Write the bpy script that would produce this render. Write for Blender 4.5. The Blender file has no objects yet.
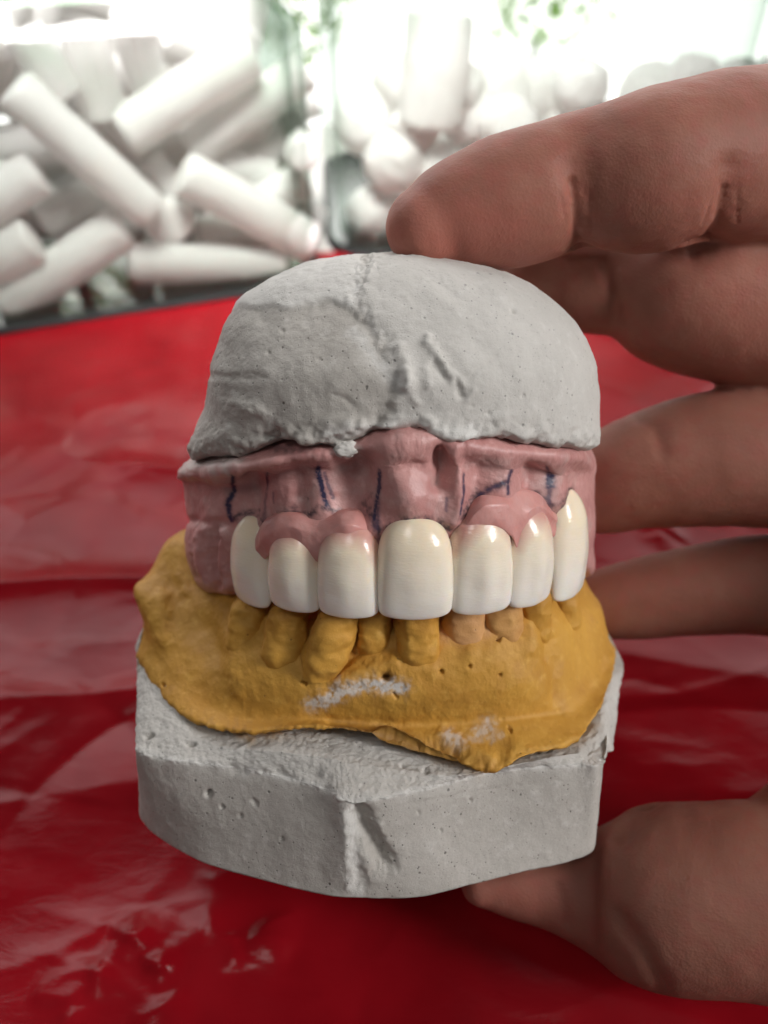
import bpy, math, random
import numpy as np
from mathutils import Vector, Matrix
random.seed(7)
RNG = np.random.default_rng(11)
sc = bpy.context.scene
col = sc.collection
sc.unit_settings.scale_length = 0.01          # one unit is one centimetre
R = math.radians

# ------------------------------------------------------------------ camera
F = 830.0
H = 14.0
PITCH = R(42)
LEAN = R(25)
EFF = PITCH - LEAN
CAM = np.array([0, 0, H])
FW = np.array([0, math.cos(PITCH), -math.sin(PITCH)])
UP = np.array([0, math.sin(PITCH), math.cos(PITCH)])
RT = np.array([1.0, 0, 0])
cd = bpy.data.cameras.new('camera')
co = bpy.data.objects.new('camera', cd); col.objects.link(co)
co.location = CAM; co.rotation_euler = (R(90) - PITCH, 0, 0)
cd.sensor_fit = 'VERTICAL'; cd.sensor_height = 36; cd.lens = F / 1024 * 36
cd.clip_start = .2; cd.clip_end = 2000
cd.dof.use_dof = True; cd.dof.focus_distance = 10.15; cd.dof.aperture_fstop = .16
cd.dof.aperture_blades = 0
sc.camera = co

# ---- measuring helpers (pixel of the photograph + a chosen real depth -> point)
def P(px, py, d):
    return CAM + d * FW + (px - 384) / F * d * RT - (py - 512) / F * d * UP
def on_plane(px, py, p0, n):
    v = FW + (px - 384) / F * RT - (py - 512) / F * UP
    return CAM + v * (np.dot(np.array(p0) - CAM, n) / np.dot(v, n))
cE, sE = math.cos(EFF), math.sin(EFF)
Y0, Z0 = 9.3, 4.2
def L(px, py, y):                              # point of the cast frame at depth y
    a, b = (px - 384) / F, (py - 512) / F
    t = (y + Y0) / (cE - b * sE)
    return np.array([a * t, y, Z0 - t * (sE + b * cE)])
def LZ(px, py, z):                             # point of the cast frame at height z
    a, b = (px - 384) / F, (py - 512) / F
    t = (Z0 - z) / (sE + b * cE)
    return np.array([a * t, t * (cE - b * sE) - Y0, z])
def to_px(V):
    Y = V[..., 1] + Y0; Z = V[..., 2] - Z0
    d = Y * cE - Z * sE; u = Y * sE + Z * cE
    return np.stack([384 + F * V[..., 0] / d, 512 - F * u / d], -1)
def world_px(V):
    q = V - CAM
    d = q @ FW
    return np.stack([384 + F * (q @ RT) / d, 512 - F * (q @ UP) / d], -1)

# ------------------------------------------------------------------ noise
_perm = RNG.permutation(256); _perm = np.concatenate([_perm, _perm, _perm])
_grad = RNG.normal(size=(256, 3)); _grad /= np.linalg.norm(_grad, axis=1)[:, None]
def perlin(p):
    p = np.asarray(p, float)
    i = np.floor(p).astype(int); f = p - i
    w = f * f * f * (f * (f * 6 - 15) + 10)
    i &= 255
    out = 0
    for dx in (0, 1):
        for dy in (0, 1):
            for dz in (0, 1):
                h = _perm[_perm[_perm[(i[..., 0] + dx) & 255] + ((i[..., 1] + dy) & 255)] + ((i[..., 2] + dz) & 255)]
                g = _grad[h]
                d = (g * (f - np.array([dx, dy, dz]))).sum(-1)
                wx = w[..., 0] if dx else 1 - w[..., 0]
                wy = w[..., 1] if dy else 1 - w[..., 1]
                wz = w[..., 2] if dz else 1 - w[..., 2]
                out = out + d * wx * wy * wz
    return out
def fbm(p, s, o=4, off=0.0):
    r = 0; a = 1.0
    for k in range(o):
        r = r + a * perlin(np.asarray(p) * s + off + 17.3 * k); s *= 2.03; a *= .5
    return r

# ------------------------------------------------------------------ mesh helpers
def cr(ctrl, n, closed=False, linear=False):
    """interpolate control rows (m, ...) to n rows"""
    c = np.asarray(ctrl, float); m = len(c)
    if closed:
        t = np.linspace(0, m, n, endpoint=False)
    else:
        t = np.linspace(0, m - 1, n)
    i = np.floor(t).astype(int)
    if not closed: i = np.minimum(i, m - 2)
    u = (t - i).reshape((-1,) + (1,) * (c.ndim - 1))
    def g(k):
        return c[k % m] if closed else c[np.clip(k, 0, m - 1)]
    if linear:
        return g(i) * (1 - u) + g(i + 1) * u
    p0, p1, p2, p3 = g(i - 1), g(i), g(i + 1), g(i + 2)
    return .5 * (2 * p1 + (p2 - p0) * u + (2 * p0 - 5 * p1 + 4 * p2 - p3) * u ** 2 + (3 * p1 - p0 - 3 * p2 + p3) * u ** 3)
def normals(G, wrap=False):
    if wrap:
        du = np.roll(G, -1, 1) - np.roll(G, 1, 1)
    else:
        du = np.gradient(G, axis=1)
    dv = np.gradient(G, axis=0)
    n = np.cross(du, dv)
    l = np.linalg.norm(n, axis=-1, keepdims=True)
    return n / np.maximum(l, 1e-9)
def grid_faces(nv, nu, wrap=False, base=0):
    r = np.arange(nv - 1)[:, None]; c = np.arange(nu if wrap else nu - 1)[None, :]
    a = r * nu + c; b = r * nu + (c + 1) % nu
    f = np.stack([a, b, b + nu, a + nu], -1).reshape(-1, 4) + base
    return f
def mesh_obj(name, V, faces, mat, parent=None, smooth=True, attrs=None, extra=None):
    me = bpy.data.meshes.new(name)
    V = np.asarray(V, float).reshape(-1, 3)
    if isinstance(faces, np.ndarray) and extra is None:
        nf, k = faces.shape
        me.vertices.add(len(V)); me.vertices.foreach_set('co', V.astype(np.float32).ravel())
        me.loops.add(nf * k); me.loops.foreach_set('vertex_index', faces.astype(np.int32).ravel())
        me.polygons.add(nf)
        me.polygons.foreach_set('loop_start', np.arange(0, nf * k, k, dtype=np.int32))
        me.polygons.foreach_set('loop_total', np.full(nf, k, np.int32))
        me.update(calc_edges=True)
    else:
        fl = [tuple(map(int, f)) for f in faces] + [tuple(map(int, f)) for f in (extra or [])]
        me.from_pydata([tuple(v) for v in V], [], fl); me.update()
    me.validate()
    if smooth: me.polygons.foreach_set('use_smooth', np.ones(len(me.polygons), bool))
    for k, a in (attrs or {}).items():
        at = me.attributes.new(k, 'FLOAT', 'POINT'); at.data.foreach_set('value', np.asarray(a, np.float32).ravel())
    if mat: me.materials.append(mat)
    o = bpy.data.objects.new(name, me); col.objects.link(o)
    if parent: o.parent = parent
    return o
def tag(o, label=None, cat=None, group=None, kind=None):
    if label: o['label'] = label
    if cat: o['category'] = cat
    if group: o['group'] = group
    if kind: o['kind'] = kind
    return o
def empty(name, loc, rot=(0, 0, 0)):
    o = bpy.data.objects.new(name, None); col.objects.link(o)
    o.location = loc; o.rotation_euler = rot; o.empty_display_size = .5
    return o
def seg_dist(Q, pts):
    """distance in pixels from points Q (n,2) to a polyline, and position along it 0..1"""
    best = np.full(len(Q), 1e9); pos = np.zeros(len(Q))
    pts = np.asarray(pts, float)
    if len(pts) == 1: return np.linalg.norm(Q - pts[0], axis=1), pos
    n = len(pts) - 1
    for k in range(n):
        a, b = pts[k], pts[k + 1]; d = b - a
        t = np.clip(((Q - a) @ d) / max(d @ d, 1e-9), 0, 1)
        r = np.linalg.norm(Q - a - t[:, None] * d, axis=1)
        m = r < best
        best = np.where(m, r, best); pos = np.where(m, (k + t) / n, pos)
    return best, pos
def stroke_field(Q, pts, w, rough=0.0, soft=2.0, freq=.12):
    pa = np.asarray(pts, float); pad = 3.2 * w + 2.0 * rough
    msk = ((Q > pa.min(0) - pad) & (Q < pa.max(0) + pad)).all(1)
    out = np.zeros(len(Q))
    if msk.any(): out[msk] = _stroke(Q[msk], pts, w, rough, soft, freq)
    return out
def _stroke(Q, pts, w, rough, soft, freq):
    q3 = np.concatenate([Q, np.zeros((len(Q), 1))], 1)
    if rough: Q = Q + rough * np.stack([fbm(q3, freq, 3, 3.1), fbm(q3, freq, 3, 9.7)], 1)
    d, pos = seg_dist(Q, pts)
    return np.exp(-(d / w) ** soft)
def inside(Q, poly):
    poly = np.asarray(poly, float); r = np.zeros(len(Q), bool); n = len(poly)
    for k in range(n):
        a, b = poly[k], poly[(k + 1) % n]
        c = (a[1] > Q[:, 1]) != (b[1] > Q[:, 1])
        with np.errstate(divide='ignore', invalid='ignore'):
            x = (b[0] - a[0]) * (Q[:, 1] - a[1]) / (b[1] - a[1]) + a[0]
        r ^= c & (Q[:, 0] < x)
    return r
def poly_field(Q, poly, edge, rough=0.0, freq=.08):
    """1 inside a pixel polygon, falling to 0 over `edge` pixels outside"""
    q3 = np.concatenate([Q, np.zeros((len(Q), 1))], 1)
    if rough: Q = Q + rough * np.stack([fbm(q3, freq, 4, 5.2), fbm(q3, freq, 4, 1.7)], 1)
    pl = list(poly) + [poly[0]]
    d, _ = seg_dist(Q, pl)
    i = inside(Q, poly)
    s = np.where(i, d, -d) / max(edge, .01)
    return np.clip(.5 + .5 * s, 0, 1)

# ------------------------------------------------------------------ materials
class N:
    def __init__(s, name):
        s.m = bpy.data.materials.new(name); s.m.use_nodes = True
        s.t = s.m.node_tree; s.t.nodes.clear()
        s.out = s.n('ShaderNodeOutputMaterial')
    def n(s, typ, **kw):
        x = s.t.nodes.new(typ)
        for k, v in kw.items():
            if k.startswith('i_'):
                x.inputs[int(k[2:])].default_value = v
            else: setattr(x, k, v)
        return x
    def l(s, a, b): s.t.links.new(a, b)
    def set(s, node, name, v):
        if hasattr(v, 'links') or hasattr(v, 'is_linked'): s.l(v, node.inputs[name])
        else: node.inputs[name].default_value = v
    def obj(s): return s.n('ShaderNodeTexCoord').outputs['Object']
    def noise(s, scale, detail=4, rough=.55, vec=None, dist=0):
        x = s.n('ShaderNodeTexNoise'); x.inputs['Scale'].default_value = scale
        x.inputs['Detail'].default_value = detail; x.inputs['Roughness'].default_value = rough
        x.inputs['Distortion'].default_value = dist
        s.l(vec if vec else s.obj(), x.inputs['Vector']); return x.outputs['Fac']
    def voro(s, scale, vec=None):
        x = s.n('ShaderNodeTexVoronoi'); x.inputs['Scale'].default_value = scale
        s.l(vec if vec else s.obj(), x.inputs['Vector']); return x
    def ramp(s, v, a, b, c0=0.0, c1=1.0):
        x = s.n('ShaderNodeMapRange'); x.clamp = True
        x.inputs[1].default_value = a; x.inputs[2].default_value = b
        x.inputs[3].default_value = c0; x.inputs[4].default_value = c1
        s.l(v, x.inputs[0]); return x.outputs[0]
    def math(s, op, a, b):
        x = s.n('ShaderNodeMath', operation=op)
        for k, v in ((0, a), (1, b)):
            if isinstance(v, (int, float)): x.inputs[k].default_value = v
            else: s.l(v, x.inputs[k])
        return x.outputs[0]
    def mix(s, fac, a, b):
        x = s.n('ShaderNodeMix', data_type='RGBA')
        if isinstance(fac, (int, float)): x.inputs[0].default_value = fac
        else: s.l(fac, x.inputs[0])
        for k, v in ((6, a), (7, b)):
            if isinstance(v, tuple): x.inputs[k].default_value = v if len(v) == 4 else v + (1,)
            else: s.l(v, x.inputs[k])
        return x.outputs[2]
    def attr(s, name):
        x = s.n('ShaderNodeAttribute'); x.attribute_name = name; return x.outputs['Fac']
    def bump(s, h, strength, dist=.02, normal=None):
        x = s.n('ShaderNodeBump'); x.inputs['Strength'].default_value = strength
        x.inputs['Distance'].default_value = dist
        s.l(h, x.inputs['Height'])
        if normal: s.l(normal, x.inputs['Normal'])
        return x.outputs['Normal']
    def principled(s, color, rough=.6, normal=None, **kw):
        b = s.n('ShaderNodeBsdfPrincipled')
        s.set(b, 'Base Color', color if not isinstance(color, tuple) else color + (1,) if len(color) == 3 else color)
        s.set(b, 'Roughness', rough)
        if normal: s.l(normal, b.inputs['Normal'])
        for k, v in kw.items(): s.set(b, k.replace('_', ' '), v)
        s.l(b.outputs[0], s.out.inputs[0]); return b

def mat_plaster():
    s = N('plaster')
    big = s.noise(1.1, 5); mid = s.noise(6, 5, .6); fine = s.noise(38, 4, .7)
    c = s.mix(s.ramp(big, .3, .7), (.385, .357, .325), (.50, .468, .432))
    c = s.mix(s.math('MULTIPLY', s.ramp(mid, .55, .75), .45), c, (.66, .64, .61))
    c = s.mix(s.math('MULTIPLY', s.ramp(fine, .45, .75), .35), c, (.30, .28, .26))
    v = s.voro(6.0); rnd = s.n('ShaderNodeSeparateColor'); s.l(v.outputs['Color'], rnd.inputs[0])
    pore = s.math('MULTIPLY', s.ramp(v.outputs['Distance'], .07, .15, 1, 0), s.ramp(rnd.outputs[0], .70, .72))
    v2 = s.voro(14.0); rnd2 = s.n('ShaderNodeSeparateColor'); s.l(v2.outputs['Color'], rnd2.inputs[0])
    pore2 = s.math('MULTIPLY', s.ramp(v2.outputs['Distance'], .10, .20, 1, 0), s.ramp(rnd2.outputs[1], .70, .73))
    pore = s.math('MAXIMUM', pore, pore2)
    v3 = s.voro(24.0); rnd3 = s.n('ShaderNodeSeparateColor'); s.l(v3.outputs['Color'], rnd3.inputs[0])
    pore3 = s.math('MULTIPLY', s.ramp(v3.outputs['Distance'], .12, .22, 1, 0), s.ramp(rnd3.outputs[2], .70, .74))
    pore = s.math('MAXIMUM', pore, s.math('MULTIPLY', pore3, .7))
    c = s.mix(s.math('MULTIPLY', pore, .75), c, (.12, .11, .10))
    c = s.mix(s.attr('ochre'), c, (.48, .27, .07))
    c = s.mix(s.attr('chalk'), c, (.68, .665, .64))
    h = s.math('ADD', s.math('MULTIPLY', fine, .5), s.math('MULTIPLY', mid, .9))
    h = s.math('SUBTRACT', h, s.math('MULTIPLY', pore, .9))
    s.principled(c, .85, s.bump(h, .55, .03), Specular_IOR_Level=.25)
    return s.m
def mat_gum():
    s = N('pink_stone')
    big = s.noise(1.6, 4); mid = s.noise(9, 5, .6); fine = s.noise(40, 3)
    c = s.mix(s.ramp(big, .3, .7), (.43, .195, .185), (.55, .285, .265))
    c = s.mix(s.math('MULTIPLY', s.ramp(mid, .52, .72), .4), c, (.68, .42, .39))
    c = s.mix(s.attr('chalk'), c, (.52, .49, .46))
    c = s.mix(s.attr('shade_pencil'), c, (.06, .035, .045))  # gap shading painted dark into the stone colour, along with pencil lines
    c = s.mix(s.attr('ink'), c, (.028, .024, .062))
    h = s.math('ADD', s.math('MULTIPLY', fine, .35), mid)
    s.principled(c, s.ramp(mid, .3, .7, .30, .50), s.bump(h, .35, .03), Specular_IOR_Level=.45)
    return s.m
def mat_yellow():
    s = N('ochre_stone')
    big = s.noise(1.3, 4); mid = s.noise(7, 5, .6); fine = s.noise(42, 4)
    c = s.mix(s.ramp(big, .3, .7), (.43, .205, .030), (.56, .295, .050))
    c = s.mix(s.math('MULTIPLY', s.ramp(mid, .55, .75), .5), c, (.70, .42, .10))
    c = s.mix(s.math('MULTIPLY', s.ramp(s.noise(3.2, 3), .56, .7), .4), c, (.40, .18, .03))
    v = s.voro(5.0); rnd = s.n('ShaderNodeSeparateColor'); s.l(v.outputs['Color'], rnd.inputs[0])
    pore = s.math('MULTIPLY', s.ramp(v.outputs['Distance'], .04, .09, 1, 0), s.ramp(rnd.outputs[0], .62, .66))
    c = s.mix(s.math('MULTIPLY', pore, .7), c, (.14, .06, .015))
    c = s.mix(s.attr('chalk'), c, (.60, .57, .55))
    c = s.mix(s.attr('rose'), c, (.56, .31, .20))
    c = s.mix(s.attr('shade_pencil'), c, (.10, .05, .02))  # shade painted into the colour of pits and the flap's underside
    h = s.math('SUBTRACT', s.math('ADD', s.math('MULTIPLY', fine, .4), s.math('MULTIPLY', mid, .8)), pore)
    s.principled(c, .6, s.bump(h, .4, .03), Specular_IOR_Level=.35)
    return s.m
def mat_tooth():
    s = N('tooth_enamel')
    v = s.attr('height')
    v = s.math('ADD', v, s.math('MULTIPLY', s.math('SUBTRACT', s.noise(4, 3), .5), .25))
    c = s.mix(s.ramp(v, .0, .85), (.84, .82, .785), (.83, .70, .525))
    n = s.noise(3, 3)
    c = s.mix(s.math('MULTIPLY', s.ramp(n, .4, .7), .25), c, (.80, .74, .62))
    c = s.mix(s.attr('wax'), c, (.60, .31, .27))
    w = s.n('ShaderNodeMapping'); w.inputs['Scale'].default_value = (9, 9, 40)
    s.l(s.obj(), w.inputs[0])
    h = s.math('ADD', s.noise(1, 3, .5, w.outputs[0]), s.math('MULTIPLY', s.noise(26, 2), .35))
    s.principled(c, .16, s.bump(h, .2, .02), Subsurface_Weight=.35, Subsurface_Radius=(.12, .08, .05),
                 Subsurface_Scale=.8, Specular_IOR_Level=.55)
    return s.m
def mat_wax():
    s = N('pink_wax')
    c = s.mix(s.ramp(s.noise(2.2, 3), .35, .65), (.52, .225, .205), (.58, .30, .275))
    h = s.noise(12, 3)
    s.principled(c, .38, s.bump(h, .3, .03), Subsurface_Weight=.25, Subsurface_Radius=(.12, .04, .03), Subsurface_Scale=.6)
    return s.m
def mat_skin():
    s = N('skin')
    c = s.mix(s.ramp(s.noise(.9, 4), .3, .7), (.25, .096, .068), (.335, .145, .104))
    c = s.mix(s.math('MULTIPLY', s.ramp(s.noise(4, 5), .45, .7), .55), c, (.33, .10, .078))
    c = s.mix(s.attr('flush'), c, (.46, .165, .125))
    c = s.mix(s.math('MULTIPLY', s.attr('fold'), .45), c, (.22, .08, .055))  # creases darkened in colour, shadow lines painted into the skin
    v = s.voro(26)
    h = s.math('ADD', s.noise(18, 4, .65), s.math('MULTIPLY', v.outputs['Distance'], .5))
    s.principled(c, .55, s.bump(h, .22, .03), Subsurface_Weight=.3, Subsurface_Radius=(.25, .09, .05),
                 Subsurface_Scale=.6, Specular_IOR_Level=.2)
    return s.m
def mat_nail():
    s = N('fingernail')
    c = s.mix(s.ramp(s.noise(4, 2), .3, .7), (.62, .40, .30), (.70, .50, .38))
    b = s.principled(c, .3)
    t = s.n('ShaderNodeBsdfTranslucent'); s.l(c, t.inputs[0])
    mx = s.n('ShaderNodeMixShader'); mx.inputs[0].default_value = .6
    s.l(b.outputs[0], mx.inputs[1]); s.l(t.outputs[0], mx.inputs[2]); s.l(mx.outputs[0], s.out.inputs[0])
    return s.m
def mat_cotton():
    s = N('cotton')
    n = s.noise(9, 5, .65); f = s.noise(45, 4, .7)
    c = s.mix(s.ramp(n, .3, .7), (.88, .865, .85), (.95, .94, .93))
    b = s.principled(c, .95, s.bump(s.math('ADD', n, s.math('MULTIPLY', f, .6)), .5, .06), Specular_IOR_Level=.1)
    t = s.n('ShaderNodeBsdfTranslucent'); s.l(c, t.inputs[0])
    mx = s.n('ShaderNodeMixShader'); mx.inputs[0].default_value = .5
    s.l(b.outputs[0], mx.inputs[1]); s.l(t.outputs[0], mx.inputs[2]); s.l(mx.outputs[0], s.out.inputs[0])
    return s.m
def mat_sheet():
    s = N('red_plastic')
    n = s.noise(.5, 4)
    c = s.mix(s.ramp(n, .3, .7), (.21, .003, .007), (.31, .006, .012))
    w = s.n('ShaderNodeMapping'); w.inputs['Scale'].default_value = (.55, 1.5, 1); s.l(s.obj(), w.inputs[0])
    h = s.math('ADD', s.noise(2.2, 5, .6, w.outputs[0], .8), s.math('MULTIPLY', s.noise(9, 3, .5, None, .5), .15))
    b = s.n('ShaderNodeBsdfPrincipled')
    s.set(b, 'Base Color', c); s.set(b, 'Roughness', s.ramp(s.noise(1.4, 3), .3, .7, .13, .24))
    b.inputs['Specular IOR Level'].default_value = .15
    s.l(s.bump(h, .07, .25), b.inputs['Normal'])
    t = s.n('ShaderNodeBsdfTranslucent'); t.inputs[0].default_value = (.6, .01, .02, 1)
    mx = s.n('ShaderNodeMixShader'); mx.inputs[0].default_value = .12
    s.l(b.outputs[0], mx.inputs[1]); s.l(t.outputs[0], mx.inputs[2]); s.l(mx.outputs[0], s.out.inputs[0])
    return s.m
def mat_glass():
    s = N('jar_glass')
    tr = s.n('ShaderNodeBsdfTransparent')
    gl = s.n('ShaderNodeBsdfGlossy'); gl.inputs['Roughness'].default_value = .03
    fr = s.n('ShaderNodeLayerWeight')
    s.l(s.mix(s.math('POWER', fr.outputs['Facing'], 1.8), (.985, .992, .986), (.46, .55, .48)), tr.inputs[0])
    k = s.math('ADD', .035, s.math('MULTIPLY', s.math('POWER', fr.outputs['Facing'], 5.0), .55))
    mx = s.n('ShaderNodeMixShader')
    s.l(k, mx.inputs[0]); s.l(tr.outputs[0], mx.inputs[1]); s.l(gl.outputs[0], mx.inputs[2])
    s.l(mx.outputs[0], s.out.inputs[0])
    return s.m
def mat_glass_edge():
    s = N('thick_green_glass')
    tr = s.n('ShaderNodeBsdfTransparent'); tr.inputs[0].default_value = (.55, .67, .58, 1)
    gl = s.n('ShaderNodeBsdfGlossy'); gl.inputs['Roughness'].default_value = .08
    fr = s.n('ShaderNodeLayerWeight')
    k = s.math('ADD', .04, s.math('MULTIPLY', s.math('POWER', fr.outputs['Facing'], 4.0), .5))
    mx = s.n('ShaderNodeMixShader')
    s.l(k, mx.inputs[0]); s.l(tr.outputs[0], mx.inputs[1]); s.l(gl.outputs[0], mx.inputs[2])
    s.l(mx.outputs[0], s.out.inputs[0])
    return s.m
def mat_simple(name, c, r=.5, bump=0):
    s = N(name)
    cc = s.mix(s.ramp(s.noise(3, 4), .3, .7), c, tuple(min(1, x * 1.15) for x in c))
    s.principled(cc, r); return s.m
def mat_sky():
    s = N('bright_sky')
    e = s.n('ShaderNodeEmission'); e.inputs[0].default_value = (1, .99, .97, 1); e.inputs[1].default_value = SKY
    s.l(e.outputs[0], s.out.inputs[0]); return s.m
def mat_leaf():
    s = N('leaf')
    c = s.mix(s.ramp(s.noise(.6, 3), .3, .7), (.05, .12, .02), (.12, .24, .05))
    d = s.n('ShaderNodeBsdfDiffuse'); s.l(c, d.inputs[0])
    t = s.n('ShaderNodeBsdfTranslucent'); t.inputs[0].default_value = (.30, .52, .12, 1)
    mx = s.n('ShaderNodeMixShader'); mx.inputs[0].default_value = .6
    s.l(d.outputs[0], mx.inputs[1]); s.l(t.outputs[0], mx.inputs[2]); s.l(mx.outputs[0], s.out.inputs[0])
    return s.m
SKY = 2.2
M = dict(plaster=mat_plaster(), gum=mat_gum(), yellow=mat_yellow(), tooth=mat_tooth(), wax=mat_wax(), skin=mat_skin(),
         nail=mat_nail(), cotton=mat_cotton(), sheet=mat_sheet(), glass=mat_glass(), edge=mat_glass_edge(),
         black=mat_simple('near_black', (.006, .006, .007), .75), table=mat_simple('pale_table', (.55, .53, .50), .4),
         sky=mat_sky(), leaf=mat_leaf(), bark=mat_simple('bark', (.12, .09, .06), .9))

# ------------------------------------------------------------------ the casts
Ym = np.array([0, math.cos(LEAN), -math.sin(LEAN)]); Zm = np.array([0, math.sin(LEAN), math.cos(LEAN)])
ORI = CAM + Y0 * Ym - Z0 * Zm
def cast_empty(name, o):
    e = empty(name, ORI + o[0] * RT + o[1] * Ym + o[2] * Zm, (-LEAN, 0, 0))
    return e, np.array(o, float)
upper, uo = cast_empty('upper_dental_cast', (0, 2.2, 1.6))
lower, lo = cast_empty('lower_dental_cast', (0, 2.2, -3.7))
dent, do = cast_empty('denture', (0, .4, .0))
tag(upper, 'pink upper dental cast with blue pen marks under a domed grey plaster cap', 'dental cast')
tag(lower, 'lower dental cast of ochre yellow stone on a chipped angular grey plaster base', 'dental cast')
tag(dent, 'row of seven cream denture teeth with two pink wax gums on the upper cast', 'denture')

# ---- domed plaster cap of the upper cast
def build_dome():
    # z, x left, x right, y front, y back
    rows = [(1.25, -2.50, 2.74, .85, 4.6), (1.62, -2.68, 2.85, .50, 4.7), (1.95, -2.60, 2.88, .29, 4.7), (2.24, -2.47, 2.87, .20, 4.7), (2.55, -2.40, 2.83, .18, 4.65),
            (2.86, -2.33, 2.76, .20, 4.6), (3.15, -2.23, 2.62, .36, 4.5), (3.42, -2.10, 2.44, .55, 4.4), (3.7, -1.84, 2.12, .80, 4.1),
            (3.92, -1.5, 1.70, 1.05, 3.8), (4.08, -1.13, 1.15, 1.35, 3.3), (4.17, -.75, .62, 1.7, 2.9), (4.205, -.38, .16, 2.0, 2.5)]
    nu, nv = 640, 200
    rr = cr(rows, nv)
    th = np.linspace(0, 2 * np.pi, nu, endpoint=False)
    c, s_ = np.cos(th), np.sin(th)
    n = 2.35
    pc = np.sign(c) * np.abs(c) ** (2 / n); ps = np.sign(s_) * np.abs(s_) ** (2 / n)
    cy = 2.25
    z = rr[:, 0][:, None]
    cx = (rr[:, 1] + rr[:, 2])[:, None] / 2; hx = (rr[:, 2] - rr[:, 1])[:, None] / 2
    hf = cy - rr[:, 3][:, None]; hb = rr[:, 4][:, None] - cy
    X = cx + hx * pc[None]
    Y = cy + np.where(ps[None] < 0, hf, hb) * ps[None]
    Zz = np.broadcast_to(z, X.shape)
    G = np.stack([X, Y, Zz], -1)
    # lower rim follows the ragged line over the pink stone
    n0 = normals(G, True)
    V = G.reshape(-1, 3); nn = n0.reshape(-1, 3)
    Q = to_px(V); front = (V[:, 1] < 2.6)
    disp = .05 * fbm(V, .8, 3) + .022 * fbm(V, 3.2, 4) + .006 * fbm(V, 14, 3) + .05 * np.exp(-(np.abs(np.clip(poly_field(Q, [(368, 250), (362, 275), (352, 305), (372, 330), (390, 355), (402, 378), (396, 400), (382, 425), (372, 470), (700, 470), (700, 240)], 26), 0, 1) - .55) / .22) ** 2) * fbm(V, 6, 4) * front
    # rim height
    rimx = [150, 178, 200, 240, 275, 300, 345, 372, 420, 450, 470, 500, 540, 600, 640]
    rimy = [470, 470, 462, 462, 440, 448, 450, 432, 430, 446, 440, 436, 447, 452, 452]
    ty = np.interp(Q[:, 0], rimx, rimy) + 5 * fbm(np.c_[Q, Q[:, 0] * 0], .07, 4)
    over = np.clip((Q[:, 1] - ty + 7) / 20, 0, 1) * front
    disp -= .08 * np.clip((Q[:, 1] - ty + 45) / 50, 0, 1) ** 1.5 * np.clip((310 - Q[:, 0]) / 60, 0, 1) * np.clip((Q[:, 0] - 192) / 14, 0, 1) * front
    disp -= .40 * over ** 1.3                                # tucked in behind the gum below the rim
    q3 = np.c_[Q, np.zeros(len(Q))]
    # left side: an older smooth layer, right side a thicker pour with a ragged edge
    edge = [(368, 250), (362, 275), (352, 305), (372, 330), (390, 355), (402, 378), (396, 400), (382, 425), (372, 470), (700, 470), (700, 240)]
    lay = poly_field(Q, edge, 4.5, 9, .05) * front
    disp += .065 * lay
    up = poly_field(Q, [(205, 312), (232, 306), (290, 309), (330, 300), (352, 312), (362, 268), (360, 240), (200, 240)], 2.5, 6, .05) * front
    disp += .035 * up
    # gouges and lumps
    G_ = [([(362, 312), (374, 330), (390, 350), (400, 364)], 7, -.045, 5), ([(426, 346), (427, 342)], 4.5, .06, 2), ([(398, 352), (404, 366), (406, 384)], 6, .06, 6),
          ([(434, 366), (443, 380)], 3.5, -.035, 4), ([(455, 382), (459, 394)], 3.0, -.045, 3), ([(432, 352), (440, 362), (450, 376), (458, 384)], 4, .045, 5), ([(424, 372), (428, 386)], 4, .035, 5), ([(408, 392), (418, 402)], 5, .03, 5),
          ([(468, 378), (480, 368), (495, 358)], 1.5, -.016, 1.5), ([(509, 314), (511, 315)], 2.0, -.05, 0), ([(395, 372), (414, 384)], 7, .03, 6), ([(472, 390), (466, 398)], 2.5, .02, 3),
          ([(332, 393), (352, 404)], 2, -.016, 2), ([(440, 288), (452, 300)], 4, -.014, 3),
          ([(205, 374), (232, 378), (262, 376)], 4, -.022, 5), ([(222, 345), (230, 362)], 9, -.02, 5), ([(236, 405), (262, 412)], 7, .035, 6),
          ([(282, 330), (283, 331)], 1.5, -.03, 0), ([(268, 352), (269, 353)], 1.4, -.03, 0), ([(318, 358), (319, 359)], 1.4, -.03, 0),
          ([(330, 425), (345, 420)], 8, .05, 7), ([(428, 425), (445, 432), (462, 430)], 8, .06, 8), ([(195, 445), (225, 438)], 12, .04, 8),
          ([(300, 440), (330, 436), (360, 424)], 6, .06, 7), ([(265, 438), (275, 434)], 5, -.08, 4),
          ([(470, 405), (471, 406)], 1.4, -.03, 0), ([(520, 395), (521, 396)], 1.3, -.03, 0), ([(486, 412), (487, 413)], 1.5, -.035, 0), ([(545, 420), (546, 421)], 1.3, -.03, 0)]
    for p, w, a, rg in G_:
        disp += a * stroke_field(Q, p, w, rg) * front
    # crumbly band along the rim
    band = np.exp(-((Q[:, 1] - ty + 10) / 14) ** 2) * front
    disp += band * (.06 * fbm(V, 5, 4) + .01)
    V = V + nn * disp[:, None] * -1 * OUT(nn, V, np.array([0, 2.25, 2.6]))
    chalk = np.clip(.55 * up + .6 * stroke_field(Q, [(352, 330), (380, 365), (400, 385)], 7, 8) * front + .7 * stroke_field(Q, [(330, 432), (365, 428), (440, 432), (470, 430)], 7, 9) * front
                    + .38 * poly_field(Q, edge, 4, 7, .06) * front, 0, .8)
    f = grid_faces(nv, nu, True)
    top = list(range((nv - 1) * nu, nv * nu)); bot = list(range(nu))[::-1]
    V0 = V - uo
    # close with centre fans
    ct = V0[top].mean(0); cb = V0[bot].mean(0)
    VV = np.concatenate([V0, [ct, cb]]); k = len(V0)
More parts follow.
